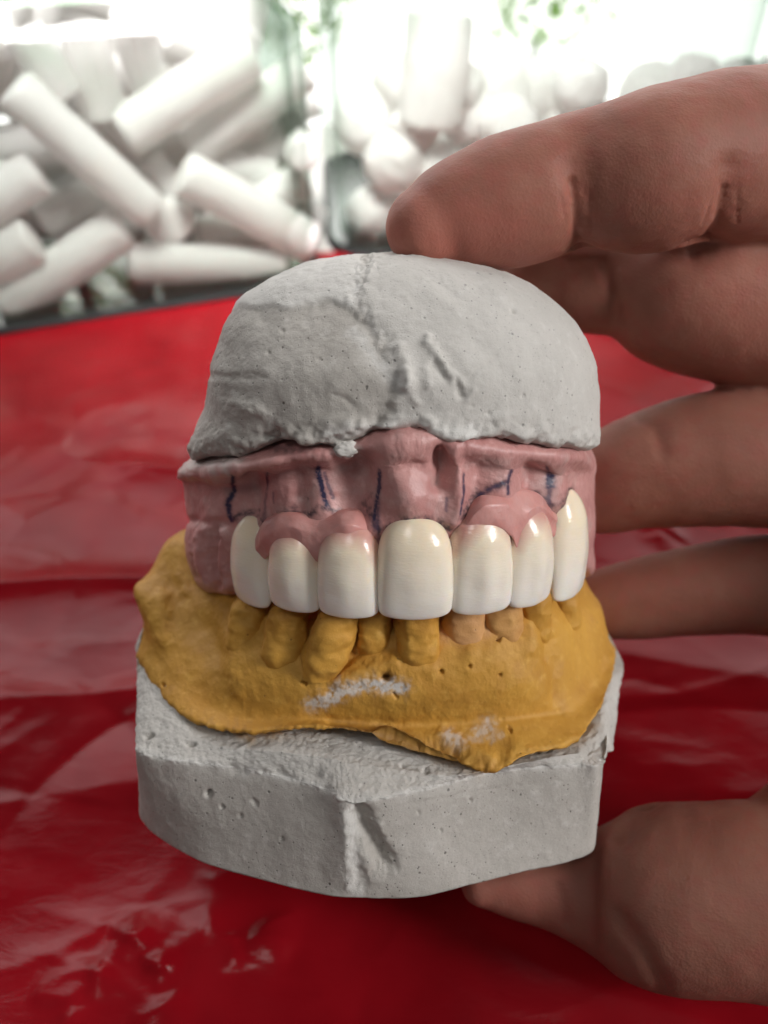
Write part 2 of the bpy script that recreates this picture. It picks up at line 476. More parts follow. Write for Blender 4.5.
    tri = [(a, top[(i + 1) % nu], k) for i, a in enumerate(top)] + [(a, bot[(i + 1) % nu], k + 1) for i, a in enumerate(bot)]
    z0 = np.zeros(len(VV)); ch = np.concatenate([chalk, [0, 0]])
    return mesh_obj('plaster_cap', VV, f, M['plaster'], upper, attrs={'chalk': ch, 'ochre': z0}, extra=tri)
def OUT(nn, V, c):
    """-1 where the computed normal already points out of the body, +1 where it points in"""
    d = ((V - c) * nn).sum(-1)
    sgn = 1.0 if np.median(np.sign(d)) < 0 else -1.0
    return sgn
build_dome()

# ---- pink gum of the upper cast
def net(rows, nu, nv, linear_v=False):
    C = np.array([cr(np.array(r), 40) for r in rows])
    C = cr(C, nv, linear=linear_v)
    return np.swapaxes(cr(np.swapaxes(C, 0, 1), nu), 0, 1)
def build_gum():
    px = lambda row: [L(*p) for p in row]
    r0 = px([(215, 455, 4.6), (205, 440, 2.8), (240, 440, 1.5), (300, 430, .95), (350, 425, .7), (384, 415, .6), (430, 410, .6), (480, 420, .7), (530, 430, 1.1), (572, 435, 1.9), (586, 440, 2.8), (565, 450, 4.6)])
    r1 = px([(205, 474, 4.6), (179, 474, 2.5), (233, 468, .82), (295, 455, .38), (345, 450, .24), (384, 440, .12), (425, 436, .12), (480, 445, .26), (530, 451, .55), (578, 456, 1.15), (596, 464, 2.7), (575, 470, 4.6)])
    r2 = px([(205, 486, 4.6), (184, 484, 2.6), (236, 481, 1.28), (297, 467, .66), (345, 468, .48), (384, 462, .28), (425, 460, .26), (480, 466, .40), (530, 468, .76), (577, 474, 1.6), (595, 480, 2.7), (575, 480, 4.6)])
    r3 = px([(205, 520, 4.6), (187, 515, 2.6), (236, 505, 1.30), (297, 492, .66), (345, 495, .46), (384, 500, .24), (425, 495, .18), (480, 494, .38), (530, 492, .74), (576, 500, 1.6), (595, 510, 2.7), (575, 510, 4.6)])
    r4 = px([(205, 560, 4.6), (186, 552, 2.5), (226, 552, 1.5), (300, 535, .55), (345, 535, .34), (384, 540, .22), (425, 530, .20), (480, 525, .38), (530, 520, .78), (574, 525, 1.65), (594, 545, 2.7), (575, 545, 4.6)])
    r5 = px([(210, 585, 4.6), (200, 585, 2.5), (232, 592, 1.75), (300, 570, .75), (345, 570, .6), (384, 575, .55), (425, 565, .55), (480, 560, .7), (530, 555, 1.1), (570, 560, 1.9), (590, 575, 2.8), (575, 575, 4.6)])
    def shift(r, dy, dz, k=1.0):
        c = np.array([0, 3.2, 0])
        return [np.array([p[0] * k, min(p[1] + dy, 4.9), p[2] + dz]) for p in r]
    r6 = shift(r5, .45, .02, .86); r7 = shift(r5, .8, .9, .72); r8 = shift(r5, 1.0, 1.5, .5)
    nu, nv = 760, 240
    G = net([r0, r1, r2, r3, r4, r5, r6, r7, r8], nu, nv)
    nn = normals(G).reshape(-1, 3); V = G.reshape(-1, 3)
    s = OUTS(nn)
    nn = nn * s
    Q = to_px(V); v = np.repeat(np.linspace(0, 1, nv), nu); fr = (v < .72)
    q3 = np.c_[Q, np.zeros(len(Q))]
    d = .035 * fbm(V, 1.6, 3) + .014 * fbm(V, 6, 4)
    T = [([(392, 455), (402, 480), (408, 497)], 18, .15, 0), ([(410, 446), (426, 452)], 12, .10, 2), ([(438, 454), (444, 468), (440, 484)], 8, -.16, 1),
         ([(454, 452), (456, 475), (458, 500), (453, 520)], 7, .10, 1.5), ([(470, 450), (500, 456), (560, 462)], 9, .03, 2), ([(358, 470), (352, 505)], 15, -.12, 0),
         ([(322, 475), (324, 508)], 17, .10, 1), ([(284, 478), (288, 508)], 15, .09, 1), ([(303, 475), (304, 508)], 7, -.07, 1), ([(254, 480), (252, 512)], 10, -.09, 1), ([(216, 478), (214, 512)], 14, .08, 1),
         ([(505, 470), (500, 492)], 15, .09, 1), ([(530, 470), (530, 500)], 8, -.09, 0), ([(554, 468), (555, 500)], 13, .10, 1), ([(478, 470), (474, 500)], 7, -.05, 1),
         ([(206, 530), (204, 555), (212, 580)], 10, .12, 3), ([(217, 530), (216, 560), (222, 585)], 3.5, -.10, 1), ([(226, 535), (225, 560), (229, 585)], 6, .10, 2),
         ([(222, 535), (223, 538)], 3, -.08, 0), ([(195, 555), (197, 575)], 3, -.05, 2), ([(240, 470), (290, 458), (330, 458)], 5, .03, 2),
         ([(188, 520), (205, 524), (225, 522)], 5, -.05, 2), ([(345, 450), (348, 460)], 6, .06, 3), ([(178, 470), (200, 468), (232, 466)], 7, .04, 6)]
    for p, w, a, rg in T: d += a * stroke_field(Q, p, w, rg) * fr
    V = V + nn * d[:, None]
    ink = np.zeros(len(V)); shade_pencil = np.zeros(len(V))
    marks = [([(233, 474), (235, 490), (230, 502), (232, 520)], 1.9, 1), ([(268, 472), (268, 485)], 1.8, .85), ([(268, 487), (264, 502), (265, 520)], 2.0, .5), ([(276, 492), (277, 502)], 1.2, .45), ([(319, 464), (323, 480), (327, 500), (329, 506)], 2.6, 1), ([(326, 470), (334, 498)], 1.6, .7),
             ([(381, 470), (380, 485), (376, 505), (374, 520)], 2.2, .95), ([(377, 498), (376, 528)], 3, .7), ([(462, 474), (461, 492), (458, 512)], 1.6, .9), ([(447, 498), (446, 510)], 1.5, .6), ([(508, 466), (503, 482), (504, 492)], 1.7, .9), ([(545, 462), (545, 478)], 1.6, .8), ([(546, 474), (546, 486)], 2.6, 1), ([(546, 488), (545, 502)], 1.5, .7), ([(503, 480), (488, 488), (480, 495)], 1.6, .8)]
    for p, w, a in marks: ink = np.maximum(ink, a * np.clip(1.5 * stroke_field(Q, p, w * 1.1, 1.3, 2, .12) * np.clip(.85 + .9 * fbm(q3, .28, 2), .15, 1), 0, 1) * fr)
    shade_pencil_lines = [([(232, 520), (242, 514), (254, 514), (265, 524), (270, 519), (290, 512), (310, 514), (322, 509), (340, 511)], 3.2, .95), ([(262, 516), (266, 530)], 4, .7), ([(362, 506), (372, 515), (379, 530), (381, 544)], 5, .95), ([(382, 542), (390, 527), (404, 521), (430, 520), (446, 525), (456, 536)], 4.5, 1.0),  # painted shade along gaps and in pits, plus pencil outlines
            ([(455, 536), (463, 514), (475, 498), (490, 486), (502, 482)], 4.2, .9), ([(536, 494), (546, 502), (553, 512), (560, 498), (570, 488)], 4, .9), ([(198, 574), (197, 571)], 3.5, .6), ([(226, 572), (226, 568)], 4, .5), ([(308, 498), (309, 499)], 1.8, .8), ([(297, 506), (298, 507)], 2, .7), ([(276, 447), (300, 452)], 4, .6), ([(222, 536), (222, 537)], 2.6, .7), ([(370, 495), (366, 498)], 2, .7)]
    for p, w, a in shade_pencil_lines: shade_pencil = np.maximum(shade_pencil, a * stroke_field(Q, p, w, 5, 2, .2) * np.clip(.7 + 1.3 * fbm(q3, .16, 3), 0, 1) * fr)
    ch = np.maximum(stroke_field(Q, [(185, 465), (230, 462)], 12, 10) * .75, .8 * stroke_field(Q, [(342, 446), (352, 450), (356, 455)], 7, 6)) * fr
    ch = np.maximum(ch, .25 * np.clip(fbm(V, 3, 3) * 2, 0, 1))
    mesh_obj('gum', V - uo, grid_faces(nv, nu), M['gum'], upper, attrs={'ink': ink, 'shade_pencil': shade_pencil, 'chalk': ch})
def OUTS(nn):
    """sign that makes the mean normal of the visible front point at the camera (-y)"""
    return 1.0 if np.mean(nn[:len(nn) * 2 // 3, 1]) < 0 else -1.0
build_gum()

# small grey plaster lump left on the pink rim
def lump(name, p, r, parent, off, mat, seed):
    n1, n2 = 40, 60
    th = np.linspace(0, np.pi, n1)[:, None]; ph = np.linspace(0, 2 * np.pi, n2, endpoint=False)[None]
    D = np.stack([np.sin(th) * np.cos(ph), np.sin(th) * np.sin(ph), np.cos(th) + 0 * ph], -1).reshape(-1, 3)
    rad = 1 + .38 * fbm(D, 1.0, 4, seed)
    V = D * rad[:, None] * np.array(r) + p - off
    z = np.zeros(len(V))
    return mesh_obj(name, V, grid_faces(n1, n2, True), mat, parent, attrs={'chalk': z + .5, 'ochre': z, 'ink': z, 'shade_pencil': z})
lump('plaster_lump', L(346, 449, .28), (.15, .10, .10), upper, uo, M['plaster'], 3.3)

# ---- denture teeth
def sint(x, xp, fp, w=.09):
    return sum(np.interp(np.clip(x + k * w / 4, 0, 1), xp, fp) for k in range(-4, 5)) / 9
def build_tooth(px0, px1, py0, py1, y, yaw, thick=.32, lobes=0, tilt=0.0, W=None):
    """pixel span in the photo, depth of the face, yaw of the face"""
    pc = (px0 + px1) / 2
    top = L(pc, py0, y); bot = L(pc, py1, y); hgt = top[2] - bot[2]
    ya = R(yaw)
    if W is None: W = abs(L(px1, 570, y)[0] - L(px0, 570, y)[0])
    nv, nu = 110, 120
    v = np.linspace(0, 1, nv)[:, None]
    th = np.linspace(0, 2 * np.pi, nu, endpoint=False)[None]
    e = 2.6
    inc = (1 - (1 - np.minimum(v / .10, 1)) ** e) ** (1 / e)
    neck = (1 - np.clip((v - .62) / .38, 0, 1) ** 2.5) ** (1 / 2.5)
    body = sint(v, [0, .1, .28, .55, 1], [.90, .95, 1.0, .97, .86])
    hw = W * 1.035 / 2 * body * (.62 + .38 * inc) * neck
    lab = sint(v, [0, .15, .45, .8, 1], [.10, .19, .28, .28, .2]) * thick / .32 * (.5 + .5 * inc) * (.3 + .7 * neck)
    lng = sint(v, [0, .15, .5, 1], [.07, .14, .34, .34]) * thick / .32 * (.5 + .5 * inc) * (.3 + .7 * neck)
    c, s = np.cos(th), np.sin(th)
    n = 2.35
    cx = np.sign(c) * np.abs(c) ** (2 / n); sy = np.sign(s) * np.abs(s) ** (2 / 1.95)
    X = hw * cx; Yy = np.where(s < 0, lab, lng) * sy
    u = cx
    front = np.clip(-s, 0, 1)
    if lobes:
        Yy = Yy - lobes * front * np.cos(u * 6.8) * np.clip(1 - np.abs(v - .38) / .5, 0, 1)
    Zz = bot[2] + hgt * v + 0 * th
    Zz = Zz + .018 * np.clip(1 - v / .15, 0, 1) * (u ** 2) * hgt          # rounded incisal corners
    base = np.array([lab.max()])
    Yy = Yy + base[0] * .92 + .05 * (v - .5) + tilt * (v - .4)
    Gp = np.stack([X, Yy, Zz], -1).reshape(-1, 3)
    Gp[:, :2] += .006 * np.stack([fbm(Gp + px0, 3, 2), fbm(Gp - px0, 3, 2)], 1)
    ca, sa = math.cos(ya), math.sin(ya)
    cxm = L(pc, (py0 + py1) / 2, y)[0]
    # perspective makes the tooth lean: follow x of both ends
    xl = bot[0] + (top[0] - bot[0]) * v + 0 * th
    V = np.stack([xl.reshape(-1) + ca * Gp[:, 0] - sa * Gp[:, 1], y + sa * Gp[:, 0] + ca * Gp[:, 1], Gp[:, 2]], -1)
    f = grid_faces(nv, nu, True)
    ends = [tuple(range(nu))[::-1], tuple(range((nv - 1) * nu, nv * nu))]
    hv = np.repeat(np.linspace(0, 1, nv), nu)
    Q = to_px(V)
    wx = np.maximum(poly_field(Q, [(250, 490), (262, 558), (272, 552), (282, 545), (300, 543), (311, 552), (316, 560), (321, 553), (332, 543), (356, 543), (368, 550), (378, 564), (383, 490)], 9, 2, .1),
                    poly_field(Q, [(449, 490), (456, 552), (470, 540), (482, 527), (500, 525), (511, 536), (519, 548), (526, 537), (534, 524), (547, 526), (557, 540), (563, 480)], 9, 2, .1))
    wx = np.clip(wx * (V[:, 1] < y + .3) * .95, 0, 1) * (0 if pc < 250 or pc > 570 or 380 < pc < 440 else 1)
    o = mesh_obj('tooth', V - do, f, M['tooth'], dent, attrs={'height': hv, 'wax': wx}, extra=ends)
    return o
# yaw > 0 turns the face to the viewer's right
TEETH = [(216, 262, 519, 608, 1.02, -46, .32, .006, 0, .78), (256, 314, 532, 616, .36, -27, .32, .006, 0, .75), (313, 376, 530, 624, .03, -10, .33, .008, 0, .79),
         (378, 456, 523, 626, -.07, 3, .34, .007, 0, .93), (455, 521, 517, 620, .14, 16, .33, .018, 0, .83), (516, 567, 509, 610, .55, 36, .32, .015, 0, .76), (561, 603, 492, 601, 1.25, 50, .32, .010, 0, .82)]
for t in TEETH: build_tooth(*t)

# ---- pink wax over the tooth necks
def build_wax(top, mid, low, label=None):
    rt = [L(*p) for p in top]; rm = [L(*p) for p in mid]; rl = [L(*p) for p in low]
    def back(r, d, dz=0): return [np.array([p[0], p[1] + d, p[2] + dz]) for p in r]
    rows = [back(rt, .35, .0), back(rt, .08, .04), [(a + b) / 2 + np.array([0, -.03, .02]) for a, b in zip(rt, rm)], rm, rl, back(rl, .25)]
    G = net(rows, 240, 110)
    nn = normals(G).reshape(-1, 3); V = G.reshape(-1, 3); nn *= OUTS(nn)
    V = V + nn * (.018 * fbm(V, 3, 3))[:, None]
    o = mesh_obj('wax_gum', V - do, grid_faces(110, 240), M['wax'], dent)
    return o
build_wax([(252, 545, .98), (265, 526, .66), (288, 517, .52), (314, 520, .40), (343, 515, .32), (364, 519, .30), (379, 540, .40)],
          [(256, 556, .94), (268, 541, .60), (290, 532, .41), (315, 540, .29), (345, 528, .13), (364, 534, .20), (378, 552, .38)],
          [(262, 562, 1.02), (272, 554, .66), (292, 549, .49), (316, 562, .36), (346, 548, .20), (366, 554, .28), (377, 570, .50)])
build_wax([(453, 540, .48), (464, 518, .32), (480, 500, .34), (502, 493, .46), (524, 495, .62), (543, 501, .84), (558, 518, 1.15)],
          [(457, 546, .42), (468, 527, .23), (486, 510, .20), (508, 511, .33), (520, 524, .45), (538, 510, .66), (557, 525, 1.05)],
          [(458, 562, .56), (472, 543, .32), (490, 528, .26), (510, 535, .36), (520, 549, .50), (539, 527, .76), (557, 542, 1.2)])

# ---- lower cast: plaster base
def build_base():
    ZB, ZT = -3.69, -2.22
    B = [np.array([-2.2, 5.0, ZB]), np.array([-3.35, 4.6, ZB]), np.array([-3.72, 2.6, ZB]), LZ(140, 805, ZB), LZ(148, 828, ZB), LZ(172, 846, ZB), LZ(208, 864, ZB), LZ(268, 882, ZB), LZ(320, 894, ZB), LZ(355, 898, ZB),
         LZ(415, 897, ZB), LZ(465, 886, ZB), LZ(517, 873, ZB), LZ(575, 860, ZB), LZ(595, 845, ZB), np.array([3.05, 1.3, ZB]), np.array([3.1, 2.6, ZB]), np.array([2.9, 4.6, ZB]), np.array([1.8, 5.0, ZB])]
    T = [np.array([-2.2, 5.0, ZT]), np.array([-3.4, 4.6, ZT]), np.array([-3.75, 2.6, ZT]), LZ(138, 738, ZT), LZ(139, 752, ZT), LZ(170, 760, ZT), LZ(215, 765, ZT), LZ(280, 777, ZT), LZ(325, 790, ZT), LZ(353, 802, ZT),
         LZ(410, 792, ZT), LZ(450, 782, ZT), LZ(500, 771, ZT), LZ(575, 765, ZT), LZ(601, 762, ZT), np.array([3.15, 1.1, ZT]), np.array([3.2, 2.6, ZT]), np.array([3.0, 4.6, ZT]), np.array([1.8, 5.0, ZT])]
    Q1 = [np.array([-2.0, 4.9, -1.5]), np.array([-3.3, 4.5, -1.4]), np.array([-3.78, 2.8, -1.35]), L(137, 690, 1.6), L(142, 705, 1.2), L(172, 722, .8), L(215, 745, .45), L(280, 752, .12), L(325, 757, -.02), L(360, 765, -.12),
          L(410, 772, -.12), L(450, 776, -.15), L(500, 768, -.05), L(575, 753, .35), L(605, 752, .65), L(613, 744, 1.3), L(608, 690, 2.2), np.array([3.1, 4.5, -1.3]), np.array([1.7, 4.9, -1.5])]
    Q2 = [np.array([-1.8, 4.6, -1.1]), np.array([-3.1, 4.3, -.95]), L(138, 640, 2.9), L(150, 660, 2.0), L(160, 680, 1.5), L(185, 700, 1.1), L(225, 726, .9), L(280, 728, .68), L(325, 730, .60), L(360, 732, .55),
          L(410, 742, .5), L(450, 750, .48), L(500, 750, .5), L(575, 726, 1.2), L(602, 700, 1.6), L(612, 680, 2.1), L(620, 655, 2.9), np.array([3.0, 4.4, -.9]), np.array([1.6, 4.6, -1.1])]
    Q3 = [np.array([p[0] * .75, p[1] * .8 + .7, -1.6]) for p in Q2]
    Tm = [np.array([t[0], t[1], t[2] - .06]) * 1.0 for t in T]
    rows = [B, Tm, T, Q1, Q2, Q3]
    nu = 900
    seg = [70, 8, 50, 70, 24]
    C = [cr(np.array(r), nu, closed=True) for r in rows]
    G = []
    for k in range(5):
        t = np.linspace(0, 1, seg[k], endpoint=False)[:, None, None]
        G.append(C[k][None] * (1 - t) + C[k + 1][None] * t)
    G.append(C[5][None]); G = np.concatenate(G); nv = len(G)
    # light smoothing across rows
    for _ in range(2): G[1:-1] = .25 * G[:-2] + .5 * G[1:-1] + .25 * G[2:]
    nn = normals(G, True).reshape(-1, 3); V = G.reshape(-1, 3)
    if np.median(((V - np.array([0, 2.3, -2.6])) * nn).sum(-1)) < 0: nn = -nn
    Q = to_px(V); fr = (V[:, 1] < 2.6); q3 = np.c_[Q, Q[:, 0] * 0]
    row = np.repeat(np.arange(nv), nu)
    wall = row < 74; sh = ~wall
    d = .03 * fbm(V, .9, 3) + np.where(wall, .007, .022) * fbm(V, 6, 4) + np.where(wall, .003, .014) * fbm(V, 16, 3)
    # ragged top edge
    er = np.exp(-((row - 78) / 7.0) ** 2)
    d += er * (.045 * fbm(V, 4.5, 4) - .012)
    # chipped front corner, gouges
    T_ = [([(356, 812), (364, 826), (374, 846), (382, 860)], 11, -.18, 5), ([(352, 826), (356, 850), (360, 880)], 10, -.045, 5), ([(345, 820), (346, 850), (349, 885)], 5, .025, 4), ([(384, 838), (386, 860)], 3, -.03, 2), ([(362, 850), (368, 868)], 6, .04, 4), ([(378, 824), (386, 846)], 4, .03, 3),
          ([(209, 793), (209, 794)], 2.6, -.14, 0), ([(146, 737), (151, 735)], 2.4, -.09, 1), ([(188, 745), (193, 744)], 2.4, -.08, 1), ([(232, 768), (242, 770)], 6, -.04, 4), ([(276, 772), (280, 774)], 5, -.04, 4), ([(310, 774), (318, 776)], 5, -.04, 4),
          ([(424, 771), (426, 772)], 2.4, -.06, 1), ([(402, 766), (404, 767)], 2, -.05, 1), ([(253, 801), (256, 803)], 2.6, -.04, 2), ([(222, 806), (223, 807)], 1.5, -.05, 0), ([(240, 815), (241, 816)], 1.5, -.04, 0), ([(282, 838), (283, 839)], 1.4, -.04, 0),
          ([(603, 752), (612, 755)], 6, .03, 5), ([(590, 750), (600, 745)], 5, -.03, 3), ([(400, 806), (480, 790), (560, 781)], 1.5, -.008, 3), ([(470, 800), (471, 801)], 1.3, -.04, 0), ([(440, 830), (441, 831)], 1.2, -.03, 0), ([(418, 812), (419, 813)], 1.3, -.03, 0)]
    for p, w, a, rg in T_: d += a * stroke_field(Q, p, w, rg) * fr
    V = V + nn * d[:, None]
    och = np.zeros(len(V))
    och = .85 * stroke_field(Q, [(240, 732), (250, 740), (256, 733), (280, 731)], 5, 6) + .5 * stroke_field(Q, [(395, 738), (440, 758), (480, 770)], 6, 6) + .4 * stroke_field(Q, [(560, 742), (590, 728)], 7, 6)
    och = np.clip(och, 0, .85) * fr
    chalk = np.clip(.6 * stroke_field(Q, [(349, 815), (352, 850), (354, 892)], 8, 9) + .25 * sh + .35 * er, 0, .8) * fr
    V0 = V - lo
    cb = np.array([0, 2.3, -3.69]) - lo; ct = np.array([0, 3.0, -1.6]) - lo
    bot = list(range(nu))[::-1]; top = list(range((nv - 1) * nu, nv * nu)); k = len(V0)
    VV = np.concatenate([V0, [cb, ct]])
    tri = [(a, bot[(i + 1) % nu], k) for i, a in enumerate(bot)] + [(a, top[(i + 1) % nu], k + 1) for i, a in enumerate(top)]
    mesh_obj('plaster_base', VV, grid_faces(nv, nu, True), M['plaster'], lower, attrs={'chalk': np.r_[chalk, 0, 0], 'ochre': np.r_[och, 0, 0]}, extra=tri)
build_base()

# ---- lower cast: ochre gum
def build_yellow():
    px = lambda row: [L(*p) for p in row]
    rA = px([(150, 640, 4.4), (139, 652, 2.5), (158, 692, 1.35), (195, 722, .72), (250, 732, .38), (300, 727, .30), (340, 728, .24), (390, 737, .12), (440, 757, -.02), (490, 770, -.12), (525, 756, -.02), (580, 737, .50), (606, 694, 1.35), (614, 655, 2.4), (600, 640, 4.4)])
    rB = px([(150, 620, 4.4), (144, 625, 2.5), (168, 668, 1.5), (202, 698, .95), (250, 716, .62), (300, 717, .48), (340, 719, .42), (390, 723, .40), (440, 724, .40), (490, 721, .42), (525, 717, .52), (570, 708, .9), (598, 675, 1.6), (609, 640, 2.4), (595, 620, 4.4)])
    rC = px([(150, 600, 4.4), (134, 590, 2.6), (178, 630, 1.9), (214, 660, 1.25), (252, 678, .72), (300, 688, .48), (340, 690, .38), (390, 692, .32), (440, 692, .32), (490, 688, .38), (525, 682, .52), (558, 668, .95), (585, 635, 1.7), (602, 610, 2.5), (590, 600, 4.4)])
    rD = px([(160, 575, 4.4), (150, 573, 2.9), (192, 590, 2.4), (226, 630, 1.45), (255, 648, .96), (300, 658, .68), (340, 663, .58), (390, 656, .52), (440, 651, .52), (490, 643, .58), (525, 636, .76), (555, 628, 1.15), (575, 605, 1.9), (590, 592, 2.7), (580, 580, 4.4)])
    def shift(r, dy, dz, k=1.0):
        return [np.array([p[0] * k, min(p[1] + dy, 4.8), p[2] + dz]) for p in r]
    rE = shift(rD, .45, .42, .93); rF = shift(rD, .95, .40, .8); rG = shift(rD, 1.3, -.8, .65); rA0 = shift(rA, .5, -.25, .93)
    nu, nv = 900, 230
    G = net([rA0, rA, rB, rC, rD, rE, rF, rG], nu, nv)
    nn = normals(G).reshape(-1, 3); V = G.reshape(-1, 3); nn *= OUTS(nn)
    Q = to_px(V); v = np.repeat(np.linspace(0, 1, nv), nu); fr = v < .75; q3 = np.c_[Q, Q[:, 0] * 0]
    d = .035 * fbm(V, 1.3, 3) + .014 * fbm(V, 5, 4) + .004 * fbm(V, 18, 2)
    foot = np.exp(-((v - 1 / 7) / .05) ** 2)
    d += foot * (.06 * fbm(V, 2.6, 3) + .03 * fbm(V, 9, 2))
    T = [([(287, 650), (289, 650)], 3.4, -.20, 1), ([(385, 677), (387, 677)], 3.2, -.20, 1), ([(303, 683), (305, 684)], 1.4, -.10, 2), ([(441, 671), (442, 672)], 1.4, -.10, 0), ([(394, 694), (397, 697)], 1.2, -.06, 2),
         ([(469, 666), (470, 666)], 1.3, -.09, 0), ([(500, 675), (501, 675)], 1.1, -.07, 0), ([(498, 640), (499, 638)], 1.6, -.09, 2), ([(508, 727), (511, 730)], 1.6, -.06, 2), ([(162, 684), (163, 685)], 1.4, -.08, 0),
         ([(318, 676), (335, 672), (352, 656), (362, 650)], 4, -.06, 2), ([(340, 684), (372, 668), (392, 662)], 8, .05, 3), ([(330, 690), (360, 688), (400, 690)], 7, -.03, 3),
         ([(232, 640), (234, 670), (240, 690)], 10, .06, 3), ([(206, 628), (214, 650)], 15, -.10, 0), ([(400, 668), (430, 668)], 10, .04, 3),
         ([(470, 655), (468, 668)], 9, .03, 2), ([(552, 640), (556, 700)], 6, -.05, 2), ([(385, 738), (430, 748), (452, 756)], 10, -.12, 3), ([(330, 722), (390, 726), (450, 724), (520, 718), (560, 712)], 5, -.035, 1.2),
         ([(440, 735), (470, 750), (490, 758)], 8, .05, 3), ([(160, 600), (165, 640)], 10, .05, 5), ([(180, 575), (186, 590)], 6, .04, 3), ([(528, 600), (532, 650)], 7, .05, 2), ([(545, 610), (547, 660)], 4, -.05, 2)]
    for p, w, a, rg in T: d += a * stroke_field(Q, p, w, rg) * fr
    V = V + nn * d[:, None]
    ch = np.zeros(len(V))
    for p, w, a in [([(312, 704), (325, 700), (342, 692), (358, 686), (372, 683)], 6, .8), ([(372, 684), (390, 686), (403, 687)], 6, .95), ([(448, 736), (458, 742)], 6, .6), ([(478, 732), (490, 725)], 6, .55), ([(335, 690), (338, 680)], 3, .5), ([(465, 742), (500, 735)], 4, .3)]:
        ch = np.maximum(ch, a * np.clip(1.6 * stroke_field(Q, p, w, 7, 2, .14) * np.clip(.75 + 1.2 * fbm(q3, .2, 3), 0, 1), 0, 1) * fr)
    shade_pencil = np.zeros(len(V))  # painted shade in the holes and below the flap
    for p, w, a in [([(287, 650), (289, 650)], 3.4, .8), ([(385, 677), (387, 677)], 3.2, .8), ([(340, 728), (390, 734), (430, 748), (452, 756)], 7, .55), ([(498, 640), (499, 638)], 2, .5)]:
        shade_pencil = np.maximum(shade_pencil, a * stroke_field(Q, p, w, 4, 2, .2) * fr)
    rose = .6 * stroke_field(Q, [(445, 628), (490, 622)], 14, 5) * fr
    mesh_obj('gum', V - lo, grid_faces(nv, nu), M['yellow'], lower, attrs={'chalk': ch, 'rose': rose, 'shade_pencil': shade_pencil})
build_yellow()

# ---- lower cast: ochre tooth stumps
def build_stump(pb, pt, yb, yt, w, dep, rose=0.0, seed=0.0, chalk=0.0):
    """rounded stump from the gum (pb) up to its tip (pt), half-width w, half-depth dep"""
    a = L(pb[0], pb[1], yb); b = L(pt[0], pt[1], yt)
    nv, nu = 60, 60
    v = np.linspace(0, 1, nv)[:, None]; th = np.linspace(0, 2 * np.pi, nu, endpoint=False)[None]
    prof = np.interp(v, [0, .25, .6, .85, 1], [.75, 1.0, .97, .88, .6])
    prof = prof * np.sqrt(np.clip(1 - np.clip((v - .8) / .2, 0, 1) ** 2 * .97, 0, 1))
    c, s = np.cos(th), np.sin(th)
    n = 2.5
    X = w * prof * np.sign(c) * np.abs(c) ** (2 / n); Y = dep * prof * np.sign(s) * np.abs(s) ** (2 / n)
    ctr = a[None, None] * (1 - v[..., None]) + b[None, None] * v[..., None]
    V = (ctr + np.stack([X, Y, 0 * X], -1)).reshape(-1, 3)
    n_ = V - ctr.repeat(nu, 1).reshape(-1, 3); n_ /= np.maximum(np.linalg.norm(n_, axis=1), 1e-6)[:, None]
    V = V + n_ * (.07 * fbm(V, 2.2, 3, seed) + .022 * fbm(V, 7, 3, seed))[:, None]
    z = np.zeros(len(V))
    o = mesh_obj('tooth', V - lo, grid_faces(nv, nu, True), M['yellow'], lower, attrs={'chalk': z + chalk, 'rose': z + rose, 'shade_pencil': z}, extra=[tuple(range((nv - 1) * nu, nv * nu))])
    return o
STUMPS = [((247, 664), (251, 592), 1.34, 1.44, .28, .32), ((283, 668), (291, 598), .95, 1.0, .30, .34), ((320, 674), (342, 600), .64, .62, .31, .32), ((372, 652), (374, 598), .84, .76, .25, .28),
          ((418, 664), (418, 596), .66, .58, .29, .30), ((464, 650), (466, 590), .86, .80, .30, .28), ((501, 647), (501, 585), .96, .90, .27, .28), ((535, 642), (532, 578), 1.18, 1.14, .24, .28), ((565, 632), (562, 575), 1.8, 1.8, .24, .3)]
for i, s in enumerate(STUMPS): build_stump(*s, rose=(.45 if i == 5 else .3 if i == 6 else 0), seed=i * 3.1)

# ------------------------------------------------------------------ the hand
def tube(path, nseg=40, per=14):
    """path rows: px, py, depth, radius(cm), squash -> closed tapered tube"""
    pts = np.array([np.r_[P(p[0], p[1], p[2]), p[3]] for p in path])
    n = per * (len(path) - 1)
    C = cr(pts, n)
    c = C[:, :3]; r = C[:, 3]
    t = np.gradient(c, axis=0); t /= np.linalg.norm(t, axis=1)[:, None]
    # rounded caps
    caps = []
    for k in range(1, 8):
        a = k / 8 * np.pi / 2
        caps.append((c[0] - t[0] * r[0] * math.sin(a), r[0] * math.cos(a), t[0]))
    cape = []
    for k in range(1, 8):
        a = k / 8 * np.pi / 2
        cape.append((c[-1] + t[-1] * r[-1] * math.sin(a), r[-1] * math.cos(a), t[-1]))
    seq = caps[::-1] + [(c[i], r[i], t[i]) for i in range(n)] + cape
    ring = []
    up = np.array([0.1, .3, 1.0])
    for cc, rr, tt in seq:
        s = np.cross(tt, up); s /= np.linalg.norm(s); u = np.cross(s, tt)
        th = np.linspace(0, 2 * np.pi, nseg, endpoint=False)
        ring.append(cc + rr * (np.cos(th)[:, None] * s * 1.0 + np.sin(th)[:, None] * u))
    V = np.concatenate(ring)
    f = [tuple(x) for x in grid_faces(len(seq), nseg, True)]
    f += [tuple(range(nseg))[::-1], tuple(range((len(seq) - 1) * nseg, len(seq) * nseg))]
    return V, f
